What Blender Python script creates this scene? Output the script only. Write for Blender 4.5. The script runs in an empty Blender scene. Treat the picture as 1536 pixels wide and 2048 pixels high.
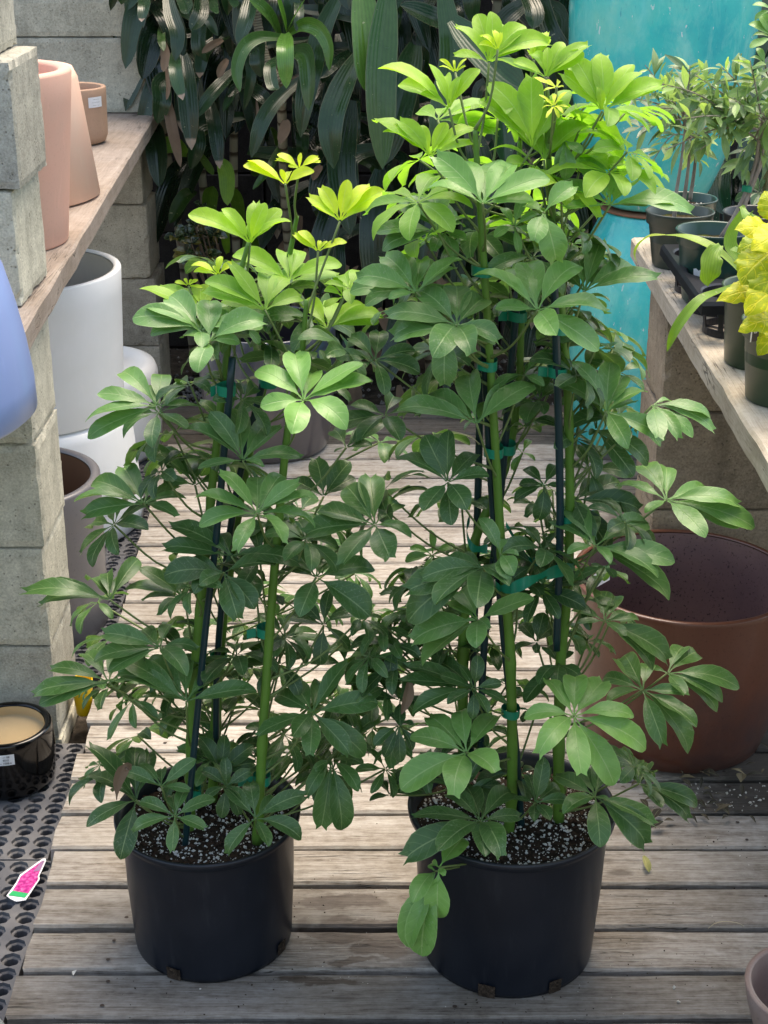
import bpy, math, random
from mathutils import Vector, Matrix, noise
R = math.radians
rnd = random.Random(7)
SC = bpy.context.scene
COL = SC.collection
# ---------------------------------------------------------------- camera
H = 1.5; PITCH = R(23.06); F = 3080.0
cam_d = bpy.data.cameras.new("camera"); cam = bpy.data.objects.new("camera", cam_d); COL.objects.link(cam)
cam.location = (0, 0, H); cam.rotation_euler = (R(90) - PITCH, 0, 0)
cam_d.sensor_width = 36; cam_d.sensor_fit = 'AUTO'; cam_d.lens = F / 2048 * 36
cam_d.clip_start = 0.05; cam_d.clip_end = 300
SC.camera = cam
# ---------------------------------------------------------------- light
SUN_EL, SUN_AZ = 68, 20      # azimuth: degrees from +Y towards +X (where the sun stands)
w = bpy.data.worlds.new("World"); SC.world = w; w.use_nodes = True
nt = w.node_tree; nt.nodes.clear()
sky = nt.nodes.new('ShaderNodeTexSky'); sky.sky_type = 'NISHITA'; sky.sun_disc = False
sky.sun_elevation = R(SUN_EL); sky.sun_rotation = R(SUN_AZ); sky.air_density = 1.2; sky.dust_density = 3.0
bg = nt.nodes.new('ShaderNodeBackground'); bg.inputs[1].default_value = 0.15
wo = nt.nodes.new('ShaderNodeOutputWorld')
nt.links.new(sky.outputs[0], bg.inputs[0]); nt.links.new(bg.outputs[0], wo.inputs[0])
sd = bpy.data.lights.new("sun", 'SUN'); sd.energy = 1.5; sd.angle = R(45); sd.color = (1.0, 0.96, 0.9)
sun = bpy.data.objects.new("sun", sd); COL.objects.link(sun)
sdir = Vector((math.cos(R(SUN_EL)) * math.sin(R(SUN_AZ)), math.cos(R(SUN_EL)) * math.cos(R(SUN_AZ)), math.sin(R(SUN_EL))))
sun.rotation_euler = sdir.to_track_quat('Z', 'Y').to_euler()
SC.view_settings.view_transform = 'Standard'; SC.view_settings.look = 'None'
SC.view_settings.exposure = 1.45; SC.view_settings.gamma = 1.0
SC.view_settings.use_white_balance = True; SC.view_settings.white_balance_temperature = 7500; SC.view_settings.white_balance_tint = 10
SC.cycles.max_bounces = 6; SC.cycles.transparent_max_bounces = 6
# ---------------------------------------------------------------- geometry helpers
CF = Vector((0, math.cos(PITCH), -math.sin(PITCH))); CU = Vector((0, math.sin(PITCH), math.cos(PITCH))); CR = Vector((1, 0, 0))
CAMP = Vector((0, 0, H))
def ray(px, py): return CF + CR * ((px - 768) / F) + CU * ((1024 - py) / F)
def atY(px, py, Y):
    d = ray(px, py); return CAMP + d * (Y / d.y)
def atC(px, py, c): return CAMP + ray(px, py) * c
def cdepth(p): return (p - CAMP).dot(CF)
def gY(py, z=0.0):
    d = ray(768, py); return (z - H) / d.z * d.y
def lerp(a, b, t): return a + (b - a) * t
class MB:
    def __init__(s): s.v = []; s.f = []; s.a = {}; s.smooth = True
    def add(s, vs, fs, **at):
        n = len(s.v); s.v += [tuple(p) for p in vs]; s.f += [tuple(i + n for i in f) for f in fs]
        for k, val in at.items():
            L = s.a.setdefault(k, [0.0] * n); L += [0.0] * (n - len(L))
            L += list(val) if isinstance(val, (list, tuple)) else [float(val)] * len(vs)
        return s
def obj(name, mb, mat, root=None, smooth=None):
    off = Vector(root['_loc']) if root is not None and '_loc' in root else Vector((0, 0, 0))
    me = bpy.data.meshes.new(name)
    me.from_pydata([tuple(Vector(p) - off) for p in mb.v], [], mb.f); me.update()
    for k, L in mb.a.items():
        L = L + [0.0] * (len(mb.v) - len(L))
        at = me.attributes.new(k, 'FLOAT', 'POINT'); at.data.foreach_set('value', L)
    if (mb.smooth if smooth is None else smooth):
        me.polygons.foreach_set('use_smooth', [True] * len(me.polygons))
    me.materials.append(mat)
    o = bpy.data.objects.new(name, me); COL.objects.link(o)
    if root is not None: o.parent = root; o['_loc'] = tuple(off)
    return o
def tag(o, label=None, cat=None, group=None, kind=None):
    if label: o['label'] = label
    if cat: o['category'] = cat
    if group: o['group'] = group
    if kind: o['kind'] = kind
    return o
def thing(name, loc, label, cat, group=None):
    o = bpy.data.objects.new(name, None); COL.objects.link(o); o.location = loc; o.empty_display_size = .05
    o['_loc'] = tuple(loc); return tag(o, label, cat, group)
def lathe(prof, c, n=72, mb=None, tilt=None, seed=None, wob=0.0, caps=True, **at):
    mb = mb or MB(); vs = []; fs = []; c = Vector(c)
    for (r, z) in prof:
        for k in range(n):
            a = 2 * math.pi * k / n; rr = r
            if wob: rr *= 1 + wob * noise.noise(Vector((math.cos(a) * 1.5, math.sin(a) * 1.5, z * 4 + (seed or 0))))
            p = Vector((rr * math.cos(a), rr * math.sin(a), z))
            if tilt: p = tilt @ p
            vs.append(p + c)
    m = len(prof)
    for j in range(m - 1):
        for k in range(n):
            k2 = (k + 1) % n
            fs.append((j * n + k, j * n + k2, (j + 1) * n + k2, (j + 1) * n + k))
    if caps and prof[0][0] > 1e-6: fs.append(tuple(range(n))[::-1])
    if caps and prof[-1][0] > 1e-6: fs.append(tuple((m - 1) * n + k for k in range(n)))
    mb.add(vs, fs, **at); return mb
def box(x0, x1, y0, y1, z0, z1, mb=None, ch=0.003, rot=0, piv=None, **at):
    """box with chamfered vertical and top edges"""
    mb = mb or MB()
    def ringpts(i, z): return [(x0 + i, y0 + i, z), (x1 - i, y0 + i, z), (x1 - i, y1 - i, z), (x0 + i, y1 - i, z)]
    def oct_(i, z):
        c = ch; return [(x0+i+c, y0+i, z), (x1-i-c, y0+i, z), (x1-i, y0+i+c, z), (x1-i, y1-i-c, z), (x1-i-c, y1-i, z), (x0+i+c, y1-i, z), (x0+i, y1-i-c, z), (x0+i, y0+i+c, z)]
    rings = [oct_(ch, z0), oct_(0, z0 + ch), oct_(0, z1 - ch), oct_(ch, z1)]
    vs = [Vector(p) for r_ in rings for p in r_]
    fs = []
    for j in range(3):
        for k in range(8):
            k2 = (k + 1) % 8; fs.append((j*8+k, j*8+k2, (j+1)*8+k2, (j+1)*8+k))
    fs.append(tuple(range(8))[::-1]); fs.append(tuple(24 + k for k in range(8)))
    if rot:
        pv = Vector(piv if piv else ((x0+x1)/2, (y0+y1)/2, 0)); M = Matrix.Rotation(rot, 3, 'Z')
        vs = [M @ (p - pv) + pv for p in vs]
    mb.add(vs, fs, **at); return mb
def spline(pts, n):
    """Catmull-Rom through 3D points, n samples"""
    pts = [Vector(p) for p in pts]
    if len(pts) == 2: return [pts[0].lerp(pts[1], i / (n - 1)) for i in range(n)]
    P = [pts[0] * 2 - pts[1]] + pts + [pts[-1] * 2 - pts[-2]]; out = []
    m = len(pts) - 1
    for i in range(n):
        t = i / (n - 1) * m; k = min(int(t), m - 1); u = t - k
        a, b, c, d = P[k], P[k+1], P[k+2], P[k+3]
        out.append(0.5 * ((2*b) + (c-a)*u + (2*a-5*b+4*c-d)*u*u + (3*b-a-3*c+d)*u*u*u))
    return out
def tube(path, r, mb=None, n=8, cap=True, **at):
    mb = mb or MB(); m = len(path); vs = []; fs = []
    T0 = (path[1] - path[0]).normalized(); N = T0.orthogonal().normalized()
    for i, p in enumerate(path):
        T = (path[min(i+1, m-1)] - path[max(i-1, 0)]).normalized()
        N = (N - T * N.dot(T)).normalized(); B = T.cross(N)
        rr = r(i / (m - 1)) if callable(r) else r
        for k in range(n):
            a = 2 * math.pi * k / n; vs.append(p + (N * math.cos(a) + B * math.sin(a)) * rr)
    for j in range(m - 1):
        for k in range(n):
            k2 = (k + 1) % n; fs.append((j*n+k, j*n+k2, (j+1)*n+k2, (j+1)*n+k))
    if cap: fs.append(tuple(range(n))[::-1]); fs.append(tuple((m-1)*n+k for k in range(n)))
    at2 = {k: v for k, v in at.items()}
    if 'v' not in at2: at2['v'] = [i / (m-1) for i in range(m) for k in range(n)]
    mb.add(vs, fs, **at2); return mb
# ---------------------------------------------------------------- material helpers
class NT:
    def __init__(s, name):
        s.m = bpy.data.materials.new(name); s.m.use_nodes = True; s.t = s.m.node_tree; s.t.nodes.clear()
        s.out = s.n('ShaderNodeOutputMaterial'); s.b = s.n('ShaderNodeBsdfPrincipled'); s.l(s.b.outputs[0], s.out.inputs[0])
    def n(s, ty, **kw):
        x = s.t.nodes.new(ty)
        for k, v in kw.items(): setattr(x, k, v)
        return x
    def l(s, a, b): s.t.links.new(a, b)
    def put(s, sock, v):
        if hasattr(v, 'is_output') or isinstance(v, bpy.types.NodeSocket): s.l(v, sock)
        else: sock.default_value = v
    def coord(s, scale=(1, 1, 1), kind='Object', add=None):
        c = s.n('ShaderNodeTexCoord').outputs[kind]; mp = s.n('ShaderNodeMapping'); mp.inputs['Scale'].default_value = scale
        if add is not None:
            va = s.n('ShaderNodeVectorMath', operation='ADD'); s.l(c, va.inputs[0]); s.l(add, va.inputs[1]); c = va.outputs[0]
        s.l(c, mp.inputs[0]); return mp.outputs[0]
    def noise(s, vec, scale, det=4, rough=.55, dist=0):
        x = s.n('ShaderNodeTexNoise'); s.l(vec, x.inputs['Vector']); x.inputs['Scale'].default_value = scale
        x.inputs['Detail'].default_value = det; x.inputs['Roughness'].default_value = rough; x.inputs['Distortion'].default_value = dist
        return x.outputs['Fac']
    def voro(s, vec, scale, feat='F1', out='Distance'):
        x = s.n('ShaderNodeTexVoronoi', feature=feat); s.l(vec, x.inputs['Vector']); x.inputs['Scale'].default_value = scale; return x.outputs[out]
    def attr(s, name):
        x = s.n('ShaderNodeAttribute'); x.attribute_name = name; return x.outputs['Fac']
    def math(s, op, a, b=0.0, c=None, clamp=False):
        x = s.n('ShaderNodeMath', operation=op); x.use_clamp = clamp; s.put(x.inputs[0], a); s.put(x.inputs[1], b)
        if c is not None: s.put(x.inputs[2], c)
        return x.outputs[0]
    def ramp(s, fac, stops):
        x = s.n('ShaderNodeValToRGB'); s.l(fac, x.inputs[0]); e = x.color_ramp.elements
        while len(e) < len(stops): e.new(.5)
        for i, (p, c) in enumerate(stops):
            e[i].position = p; e[i].color = (c if isinstance(c, tuple) else (c, c, c)) + (1,)
        return x.outputs[0]
    def step(s, fac, a, b):
        x = s.n('ShaderNodeMapRange'); x.clamp = True; s.l(fac, x.inputs[0]); x.inputs[1].default_value = a; x.inputs[2].default_value = b
        return x.outputs[0]
    def mix(s, fac, a, b, blend='MIX'):
        x = s.n('ShaderNodeMix', data_type='RGBA', blend_type=blend); s.put(x.inputs[0], fac)
        for sk, v in ((x.inputs[6], a), (x.inputs[7], b)):
            if isinstance(v, tuple) and len(v) == 3: v = v + (1,)
            s.put(sk, v)
        return x.outputs[2]
    def bump(s, h, strength=.3, dist=.002):
        x = s.n('ShaderNodeBump'); x.inputs['Strength'].default_value = strength; x.inputs['Distance'].default_value = dist
        s.l(h, x.inputs['Height']); s.l(x.outputs[0], s.b.inputs['Normal']); return x.outputs[0]
    def done(s, col=None, rough=None, spec=None, coat=None, metal=None, coat_rough=None):
        if col is not None: s.put(s.b.inputs['Base Color'], col + (1,) if isinstance(col, tuple) and len(col) == 3 else col)
        if rough is not None: s.put(s.b.inputs['Roughness'], rough)
        if spec is not None: s.b.inputs['Specular IOR Level'].default_value = spec
        if coat is not None: s.b.inputs['Coat Weight'].default_value = coat
        if coat_rough is not None: s.b.inputs['Coat Roughness'].default_value = coat_rough
        if metal is not None: s.b.inputs['Metallic'].default_value = metal
        return s.m
# ---------------------------------------------------------------- materials
def mat_wood(name, cols, gap=.0, stains=None, rotx=False, dirt=None, grey=None):
    s = NT(name)
    rid = s.attr('rid')
    cmb = s.n('ShaderNodeCombineXYZ'); s.l(s.math('MULTIPLY', rid, 7.3), cmb.inputs[0]); s.l(s.math('MULTIPLY', rid, 3.1), cmb.inputs[1]); s.l(s.math('MULTIPLY', rid, 1.7), cmb.inputs[2])
    sc = (1.2, 26, 26) if not rotx else (26, 1.2, 26)
    g = s.noise(s.coord(sc, add=cmb.outputs[0]), 3.0, 6, .62, .6)
    sc2 = (16, 330, 330) if not rotx else (330, 16, 330)
    fine = s.noise(s.coord(sc2, add=cmb.outputs[0]), 1.6, 4, .6)
    sc3 = (1.3, 45, 10) if not rotx else (45, 1.3, 10)
    crk = s.noise(s.coord(sc3, add=cmb.outputs[0]), 2.2, 4, .55, .4)
    crack = s.math('SUBTRACT', 1.0, s.step(s.math('ABSOLUTE', s.math('SUBTRACT', crk, .5)), .002, .012))
    crmask = s.step(s.noise(s.coord((2, 2, 2), add=cmb.outputs[0]), 2.2, 2), .5, .62)
    crack = s.math('MULTIPLY', crack, crmask)
    iso = s.noise(s.coord((1, 1.6, 1), add=cmb.outputs[0]), 55, 5, .7)
    base = s.ramp(s.math('ADD', s.math('ADD', s.math('MULTIPLY', g, .38), s.math('MULTIPLY', fine, .34)), s.math('MULTIPLY', iso, .28)), cols)
    blotch = s.noise(s.coord((3, 3, 3), add=cmb.outputs[0]), 2.4, 5, .6)
    base = s.mix(s.step(blotch, .42, .72), base, s.mix(1.0, base, (.78, .74, .68), 'MULTIPLY'))
    # knots
    kv = s.coord((3.4, 9, 3) if not rotx else (9, 3.4, 3), add=cmb.outputs[0])
    kd = s.voro(kv, 1.0)
    knot = s.math('SUBTRACT', 1.0, s.step(s.math('ADD', kd, s.math('MULTIPLY', g, .05)), .07, .12))
    base = s.mix(s.math('MULTIPLY', knot, .65), base, (.07, .052, .04))
    base = s.mix(s.math('MULTIPLY', crack, .8), base, (.03, .025, .02))
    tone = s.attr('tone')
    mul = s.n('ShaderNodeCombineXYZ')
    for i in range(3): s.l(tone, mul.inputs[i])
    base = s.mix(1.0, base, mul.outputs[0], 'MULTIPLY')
    wet = None
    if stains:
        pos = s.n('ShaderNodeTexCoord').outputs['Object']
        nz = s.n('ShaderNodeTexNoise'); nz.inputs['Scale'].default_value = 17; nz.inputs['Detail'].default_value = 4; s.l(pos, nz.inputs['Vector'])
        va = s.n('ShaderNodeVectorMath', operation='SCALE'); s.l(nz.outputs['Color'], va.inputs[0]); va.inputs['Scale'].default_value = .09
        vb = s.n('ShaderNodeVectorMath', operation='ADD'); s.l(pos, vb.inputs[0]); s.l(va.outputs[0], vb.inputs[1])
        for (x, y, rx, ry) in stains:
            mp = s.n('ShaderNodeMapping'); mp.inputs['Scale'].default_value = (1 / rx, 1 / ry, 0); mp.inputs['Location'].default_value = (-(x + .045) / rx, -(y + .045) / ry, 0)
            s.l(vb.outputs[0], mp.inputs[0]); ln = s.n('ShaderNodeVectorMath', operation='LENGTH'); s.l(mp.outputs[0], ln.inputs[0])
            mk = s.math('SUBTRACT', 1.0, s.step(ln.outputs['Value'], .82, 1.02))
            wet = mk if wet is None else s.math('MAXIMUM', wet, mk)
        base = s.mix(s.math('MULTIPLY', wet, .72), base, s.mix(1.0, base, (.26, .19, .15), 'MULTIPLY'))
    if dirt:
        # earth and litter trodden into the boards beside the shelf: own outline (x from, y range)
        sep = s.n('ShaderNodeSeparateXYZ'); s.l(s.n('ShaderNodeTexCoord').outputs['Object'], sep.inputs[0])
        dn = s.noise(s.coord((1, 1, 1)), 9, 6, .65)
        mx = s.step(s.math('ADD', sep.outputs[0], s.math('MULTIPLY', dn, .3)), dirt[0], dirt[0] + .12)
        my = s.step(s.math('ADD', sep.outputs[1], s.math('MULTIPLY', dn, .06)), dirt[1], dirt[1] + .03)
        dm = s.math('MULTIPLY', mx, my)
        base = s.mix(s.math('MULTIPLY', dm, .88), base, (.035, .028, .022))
    h = s.math('SUBTRACT', s.math('ADD', s.math('MULTIPLY', g, .7), s.math('MULTIPLY', fine, .5)), s.math('MULTIPLY', crack, 1.2))
    s.bump(h, .6, .002)
    rough = .78
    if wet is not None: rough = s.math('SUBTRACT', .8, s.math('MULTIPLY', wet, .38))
    return s.done(base, rough, .3)
def mat_concrete(name, c0, c1, pit=.06, rough=.9, hue=None):
    s = NT(name); v = s.coord()
    rid = s.attr('rid')
    n1 = s.noise(v, 6, 5, .6); n2 = s.noise(v, 240, 3, .7); n3 = s.noise(v, 38, 4, .65)
    f = s.math('ADD', s.math('MULTIPLY', n1, .35), s.math('ADD', s.math('MULTIPLY', n2, .4), s.math('MULTIPLY', n3, .25)))
    col = s.ramp(f, [(.34, c0), (.66, c1)])
    mul = s.n('ShaderNodeCombineXYZ'); t = s.math('ADD', .82, s.math('MULTIPLY', rid, .3))
    s.l(t, mul.inputs[0]); s.l(t, mul.inputs[1]); s.l(s.math('SUBTRACT', t, s.math('MULTIPLY', rid, .05)), mul.inputs[2])
    col = s.mix(1.0, col, mul.outputs[0], 'MULTIPLY')
    vo = s.voro(v, 130); p1 = s.math('SUBTRACT', 1.0, s.step(vo, .12, .3)); pm = s.step(s.noise(v, 60, 2), .52, .62)
    pits = s.math('MULTIPLY', p1, pm)
    col = s.mix(s.math('MULTIPLY', pits, .7), col, tuple(x * .25 for x in c0))
    st = s.step(s.noise(s.coord((14, 14, 1.2)), 1.2, 4), .55, .75)
    col = s.mix(s.math('MULTIPLY', st, .35), col, tuple(x * .62 for x in c0))
    s.bump(s.math('SUBTRACT', s.math('ADD', n2, s.math('MULTIPLY', n3, .6)), s.math('MULTIPLY', pits, 1.6)), .55, .0016)
    return s.done(col, rough, .2)
def mat_glaze(name, c, rough=.25, var=.1, c2=None, coat=.4, scale=5, speck=0, zramp=None, spec=.5, bump=.05, scuff=.14):
    s = NT(name); v = s.coord(); n1 = s.noise(v, scale, 4, .6)
    c2 = c2 or tuple(min(1, x * (1 - var)) for x in c)
    col = s.mix(s.step(n1, .35, .68), c, c2)
    if zramp:   # (z0, z1, colour above)
        sep = s.n('ShaderNodeSeparateXYZ'); s.l(v, sep.inputs[0])
        zz = s.step(s.math('ADD', sep.outputs[2], s.math('MULTIPLY', s.noise(v, 7, 3), .08)), zramp[0], zramp[1])
        col = s.mix(zz, col, zramp[2])
    if speck:
        sp = s.step(s.noise(v, 190, 2, .6), .6, .68); col = s.mix(s.math('MULTIPLY', sp, speck), col, tuple(x * .35 for x in c))
    scr = s.math('MULTIPLY', s.step(s.noise(s.coord((30, 30, 5)), 2.5, 5, .65), .56, .72), scuff)
    col = s.mix(scr, col, tuple(min(1, x * 1.35 + .03) for x in c))
    s.bump(s.noise(v, 90, 3), bump, .001)
    rr = s.math('ADD', rough, s.math('MULTIPLY', s.noise(v, 14, 4), .16))
    return s.done(col, rr, spec, coat, coat_rough=.12)
def mat_leaf(name, dark, mid, light, trans=.25, rough=.34, spot=.3, ribs=False, vein=(.5, .62, .3), spec=.5, veinamt=.55, under_mul=(1.25, 1.3, 1.2)):
    s = NT(name); t = s.attr('tone'); u = s.attr('u'); v = s.attr('v')
    col = s.ramp(t, [(0, dark), (.5, mid), (1, light)])
    vec = s.coord()
    n1 = s.noise(vec, 45, 4, .6)
    col = s.mix(s.step(n1, .35, .75), col, s.mix(1.0, col, (.72, .8, .7), 'MULTIPLY'))
    au = s.math('ABSOLUTE', u)
    if ribs:
        rb = s.math('SINE', s.math('MULTIPLY', u, 24))
        rbn = s.math('ADD', s.math('MULTIPLY', rb, .5), .5)
        col = s.mix(s.math('MULTIPLY', rbn, .25), col, s.mix(1.0, col, (1.7, 1.7, 1.6), 'MULTIPLY'))
        hgt = s.math('MULTIPLY', rbn, .6)
        edge = s.step(au, .93, 1.0); col = s.mix(s.math('MULTIPLY', edge, .35), col, (.25, .22, .13))
        # dead tan tips where the leaf carries them
        dead = s.math('MULTIPLY', s.step(s.math('ADD', v, s.math('MULTIPLY', n1, .08)), .93, .96), s.attr('deadtip'))
        col = s.mix(dead, col, (.36, .26, .19))
        sp = s.step(s.noise(vec, 95, 2, .4), .745, .76)
        col = s.mix(s.math('MULTIPLY', sp, .45), col, (.5, .5, .3))
    else:
        mid_ = s.math('SUBTRACT', 1.0, s.step(au, .015, .07))
        col = s.mix(s.math('MULTIPLY', mid_, veinamt), col, s.mix(.55, col, vein))
        lv = s.math('SINE', s.math('ADD', s.math('MULTIPLY', v, 46), s.math('MULTIPLY', au, -9)))
        lvm = s.step(lv, .88, 1.0)
        col = s.mix(s.math('MULTIPLY', lvm, .16), col, s.mix(.5, col, vein))
        edge = s.step(au, .9, 1.0); col = s.mix(s.math('MULTIPLY', edge, .35), col, s.mix(.5, col, vein))
        d1 = s.step(s.noise(vec, 320, 3, .7), .56, .66); dm = s.step(s.noise(vec, 22, 2), .45, .62)
        col = s.mix(s.math('MULTIPLY', s.math('MULTIPLY', d1, dm), spot), col, (.3, .36, .27))
        wetp = s.math('MULTIPLY', s.step(s.noise(vec, 52, 3, .55, .5), .64, .655), spot * 1.6)   # wet patches left by watering
        col = s.mix(wetp, col, s.mix(1.0, col, (.42, .62, .3), 'MULTIPLY'))
        hgt = s.math('ADD', s.math('MULTIPLY', lvm, -.25), s.math('MULTIPLY', mid_, -.6))
    geo = s.n('ShaderNodeNewGeometry')
    under = s.mix(1.0, col, under_mul, 'MULTIPLY')
    col = s.mix(geo.outputs['Backfacing'], col, s.mix(.2, under, (.2, .3, .15)))
    s.bump(s.math('ADD', hgt, s.math('MULTIPLY', s.noise(vec, 60, 3), .5)), .35, .0012)
    rr = s.math('ADD', rough, s.math('MULTIPLY', s.noise(vec, 24, 3), .22))
    s.done(col, rr, spec)
    tr = s.n('ShaderNodeBsdfTranslucent'); s.l(s.mix(1.0, col, (1.7, 1.9, .75), 'MULTIPLY'), tr.inputs[0])
    mx = s.n('ShaderNodeMixShader'); mx.inputs[0].default_value = trans
    s.l(s.b.outputs[0], mx.inputs[1]); s.l(tr.outputs[0], mx.inputs[2]); s.l(mx.outputs[0], s.out.inputs[0])
    return s.m
def mat_plain(name, c, rough=.5, **k):
    s = NT(name); n_ = s.noise(s.coord(), 40, 3)
    return s.done(s.mix(s.step(n_, .3, .7), c, tuple(x * .86 for x in c)), rough, k.get('spec', .4), k.get('coat', 0), k.get('metal', 0))
def mat_soil(name):
    s = NT(name); v = s.coord(); n1 = s.noise(v, 160, 4, .7)
    col = s.ramp(n1, [(.3, (.012, .009, .007)), (.6, (.05, .036, .027)), (.8, (.12, .09, .065))])
    s.bump(n1, .9, .004); return s.done(col, .95, .1)
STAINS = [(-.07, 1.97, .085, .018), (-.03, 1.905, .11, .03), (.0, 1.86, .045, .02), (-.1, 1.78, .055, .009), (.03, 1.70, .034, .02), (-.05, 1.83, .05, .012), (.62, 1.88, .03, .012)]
M = dict(
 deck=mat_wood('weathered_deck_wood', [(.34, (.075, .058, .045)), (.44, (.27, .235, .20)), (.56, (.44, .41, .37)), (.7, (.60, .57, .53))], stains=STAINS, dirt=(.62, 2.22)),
 shelfL=mat_wood('old_shelf_wood', [(.25, (.14, .11, .09)), (.5, (.32, .265, .225)), (.75, (.45, .39, .335))], rotx=True),
 shelfR=mat_wood('pale_shelf_wood', [(.25, (.2, .165, .13)), (.48, (.46, .40, .32)), (.72, (.66, .6, .5))], rotx=True),
 conc=mat_concrete('grey_concrete', (.24, .23, .19), (.70, .67, .57)),
 conc_warm=mat_concrete('warm_concrete', (.24, .195, .15), (.66, .56, .45)),
 conc_dark=mat_concrete('brown_concrete', (.14, .11, .08), (.46, .37, .28)),
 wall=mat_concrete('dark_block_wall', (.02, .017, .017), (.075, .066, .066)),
 soil=mat_soil('potting_soil'),
 perlite=mat_plain('white_perlite', (.75, .74, .7), .8),
 bpot=mat_glaze('black_nursery_plastic', (.004, .0065, .012), .34, .3, (.007, .010, .017), coat=.12, scale=8, spec=.35, bump=.1, scuff=.25),
 stemM=mat_plain('green_stem', (.10, .22, .03), .45),
 petM=mat_plain('petiole_green', (.14, .2, .06), .5),
 stake=mat_plain('dark_green_stake', (.006, .03, .035), .35),
 tape=mat_plain('green_tie_tape', (.0, .23, .13), .3),
 leafS=mat_leaf('umbrella_leaf', (.026, .072, .022), (.098, .215, .058), (.21, .42, .10), .16, .24, .3, spec=.42),
 leafY=mat_leaf('young_umbrella_leaf', (.18, .36, .05), (.40, .58, .045), (.66, .70, .05), .36, .36, .03, spec=.4),
 leafD=mat_leaf('strap_leaf', (.004, .013, .007), (.02, .056, .02), (.12, .27, .04), .10, .13, ribs=True, spec=.5),
 dead=mat_plain('dead_leaf_brown', (.22, .15, .1), .85),
 rubber=mat_glaze('grey_black_rubber', (.075, .078, .09), .5, .3, (.16, .155, .155), coat=0, scale=12, spec=.3),
 black=mat_plain('dark_earth', (.012, .01, .009), .95, spec=.1),
)
# ================================================================ SETTING
def sheet(name, x0, x1, y0, y1, z, mat, nx=60, ny=60, amp=.006):
    mb = MB(); vs = []; fs = []
    for j in range(ny + 1):
        for i in range(nx + 1):
            x = lerp(x0, x1, i / nx); y = lerp(y0, y1, j / ny)
            vs.append((x, y, z + amp * noise.noise(Vector((x * 9, y * 9, 1)))))
    for j in range(ny):
        for i in range(nx): a = j * (nx + 1) + i; fs.append((a, a + 1, a + nx + 2, a + nx + 1))
    mb.add(vs, fs); o = obj(name, mb, mat); return tag(o, kind='structure')
sg = NT('bare_earth'); v_ = sg.coord(); n_ = sg.noise(v_, 30, 6, .65); n2_ = sg.noise(v_, 140, 3)
sg.bump(n_, .8, .01)
M['earth'] = sg.done(sg.ramp(n_, [(.3, (.02, .016, .012)), (.6, (.06, .05, .04)), (.8, (.13, .11, .09))]), .95, .1)
sheet('ground', -30, 30, -20, 40, -.075, M['earth'], 40, 40, .0)
# deck boards
GAPY = [2037, 1942, 1856, 1772, 1697, 1625, 1560, 1502, 1446, 1391, 1339, 1289, 1245, 1204, 1165, 1125, 1090, 1052, 1022, 988, 955, 919, 887, 858, 828, 800]
ys = [gY(y) for y in GAPY]
pre = [ys[0] - .1 * k for k in range(14, 0, -1)]
ys = pre + ys
mb = MB(); mb.smooth = False
def edgeX(Y): return lerp(-.530, -.600, (Y - 1.7) / 2.26)
for i in range(len(ys) - 1):
    y0, y1 = ys[i] + .0052, ys[i + 1] - .0052
    yc = (y0 + y1) / 2
    far = yc > 4.0
    x0 = edgeX(yc) + rnd.uniform(-.006, .006); x1 = 1.6
    if far: x0 -= .1
    nx = 70; vs = []; fs = []
    dz = rnd.uniform(-.002, .0015) - (.0 if not far else .012)
    prof = [(0, -.036), (0, -.004), (.003, 0), (.5, .001), (.997, 0), (1, -.004), (1, -.036)]
    W = y1 - y0
    rr = i * 1.37 + .3
    for k in range(nx + 1):
        x = lerp(x0, x1, (k / nx))
        e0 = .0022 * noise.noise(Vector((x * 7, i * 3.1, 0))) + .0012 * noise.noise(Vector((x * 40, i * 3.1, 4)))
        e1 = .0022 * noise.noise(Vector((x * 7, i * 3.1, 9))) + .0012 * noise.noise(Vector((x * 40, i * 3.1, 14)))
        for (t, z) in prof:
            tt = t
            yy = y0 + W * t + (e0 if t < .5 else (e1 if t > .5 else 0))
            if t == .003: yy = y0 + .004 + e0
            if t == .997: yy = y1 - .004 + e1
            vs.append((x + (rnd.uniform(-.003, .003) if k == 0 else 0), yy, z + dz))
    m_ = len(prof)
    for k in range(nx):
        for j in range(m_ - 1): a = k * m_ + j; fs.append((a, a + 1, a + m_ + 1, a + m_))
    fs.append(tuple(range(m_))[::-1])
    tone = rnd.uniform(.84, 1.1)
    if yc < 1.84: tone *= .56  # nearer boards stepped darker: light falloff painted into the board tone
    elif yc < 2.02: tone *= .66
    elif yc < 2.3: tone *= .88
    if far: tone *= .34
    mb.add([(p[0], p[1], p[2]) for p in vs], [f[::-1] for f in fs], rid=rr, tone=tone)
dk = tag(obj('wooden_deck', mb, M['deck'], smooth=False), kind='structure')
nl = MB()
for i in range(len(ys) - 1):
    y0, y1 = ys[i], ys[i + 1]
    for xj in (-.4, .1, .6, 1.1):
        for f_ in (.26, .74):
            cx_, cy_ = xj + rnd.uniform(-.008, .008), lerp(y0, y1, f_) + rnd.uniform(-.005, .005); vs = [(cx_, cy_, .0012 - (.012 if y0 > 4 else 0))] 
            vs += [(cx_ + .0032 * rnd.uniform(.8, 1.3) * math.cos(k * .785), cy_ + .0030 * math.sin(k * .785), .0004 + .0007 - (.012 if y0 > 4 else 0)) for k in range(8)]
            nl.add(vs, [(0, k + 1, (k + 1) % 8 + 1) for k in range(8)])
tag(obj('deck_nails', nl, mat_plain('rusty_nail', (.05, .032, .024), .7)), kind='structure').parent = dk
# joists under the deck
mb = MB()
for x in (-.4, .1, .6, 1.1): box(x - .02, x + .02, .4, 4.5, -.07, -.039, mb)
tag(obj('deck_joists', mb, M['black'], smooth=False), kind='structure')
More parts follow.
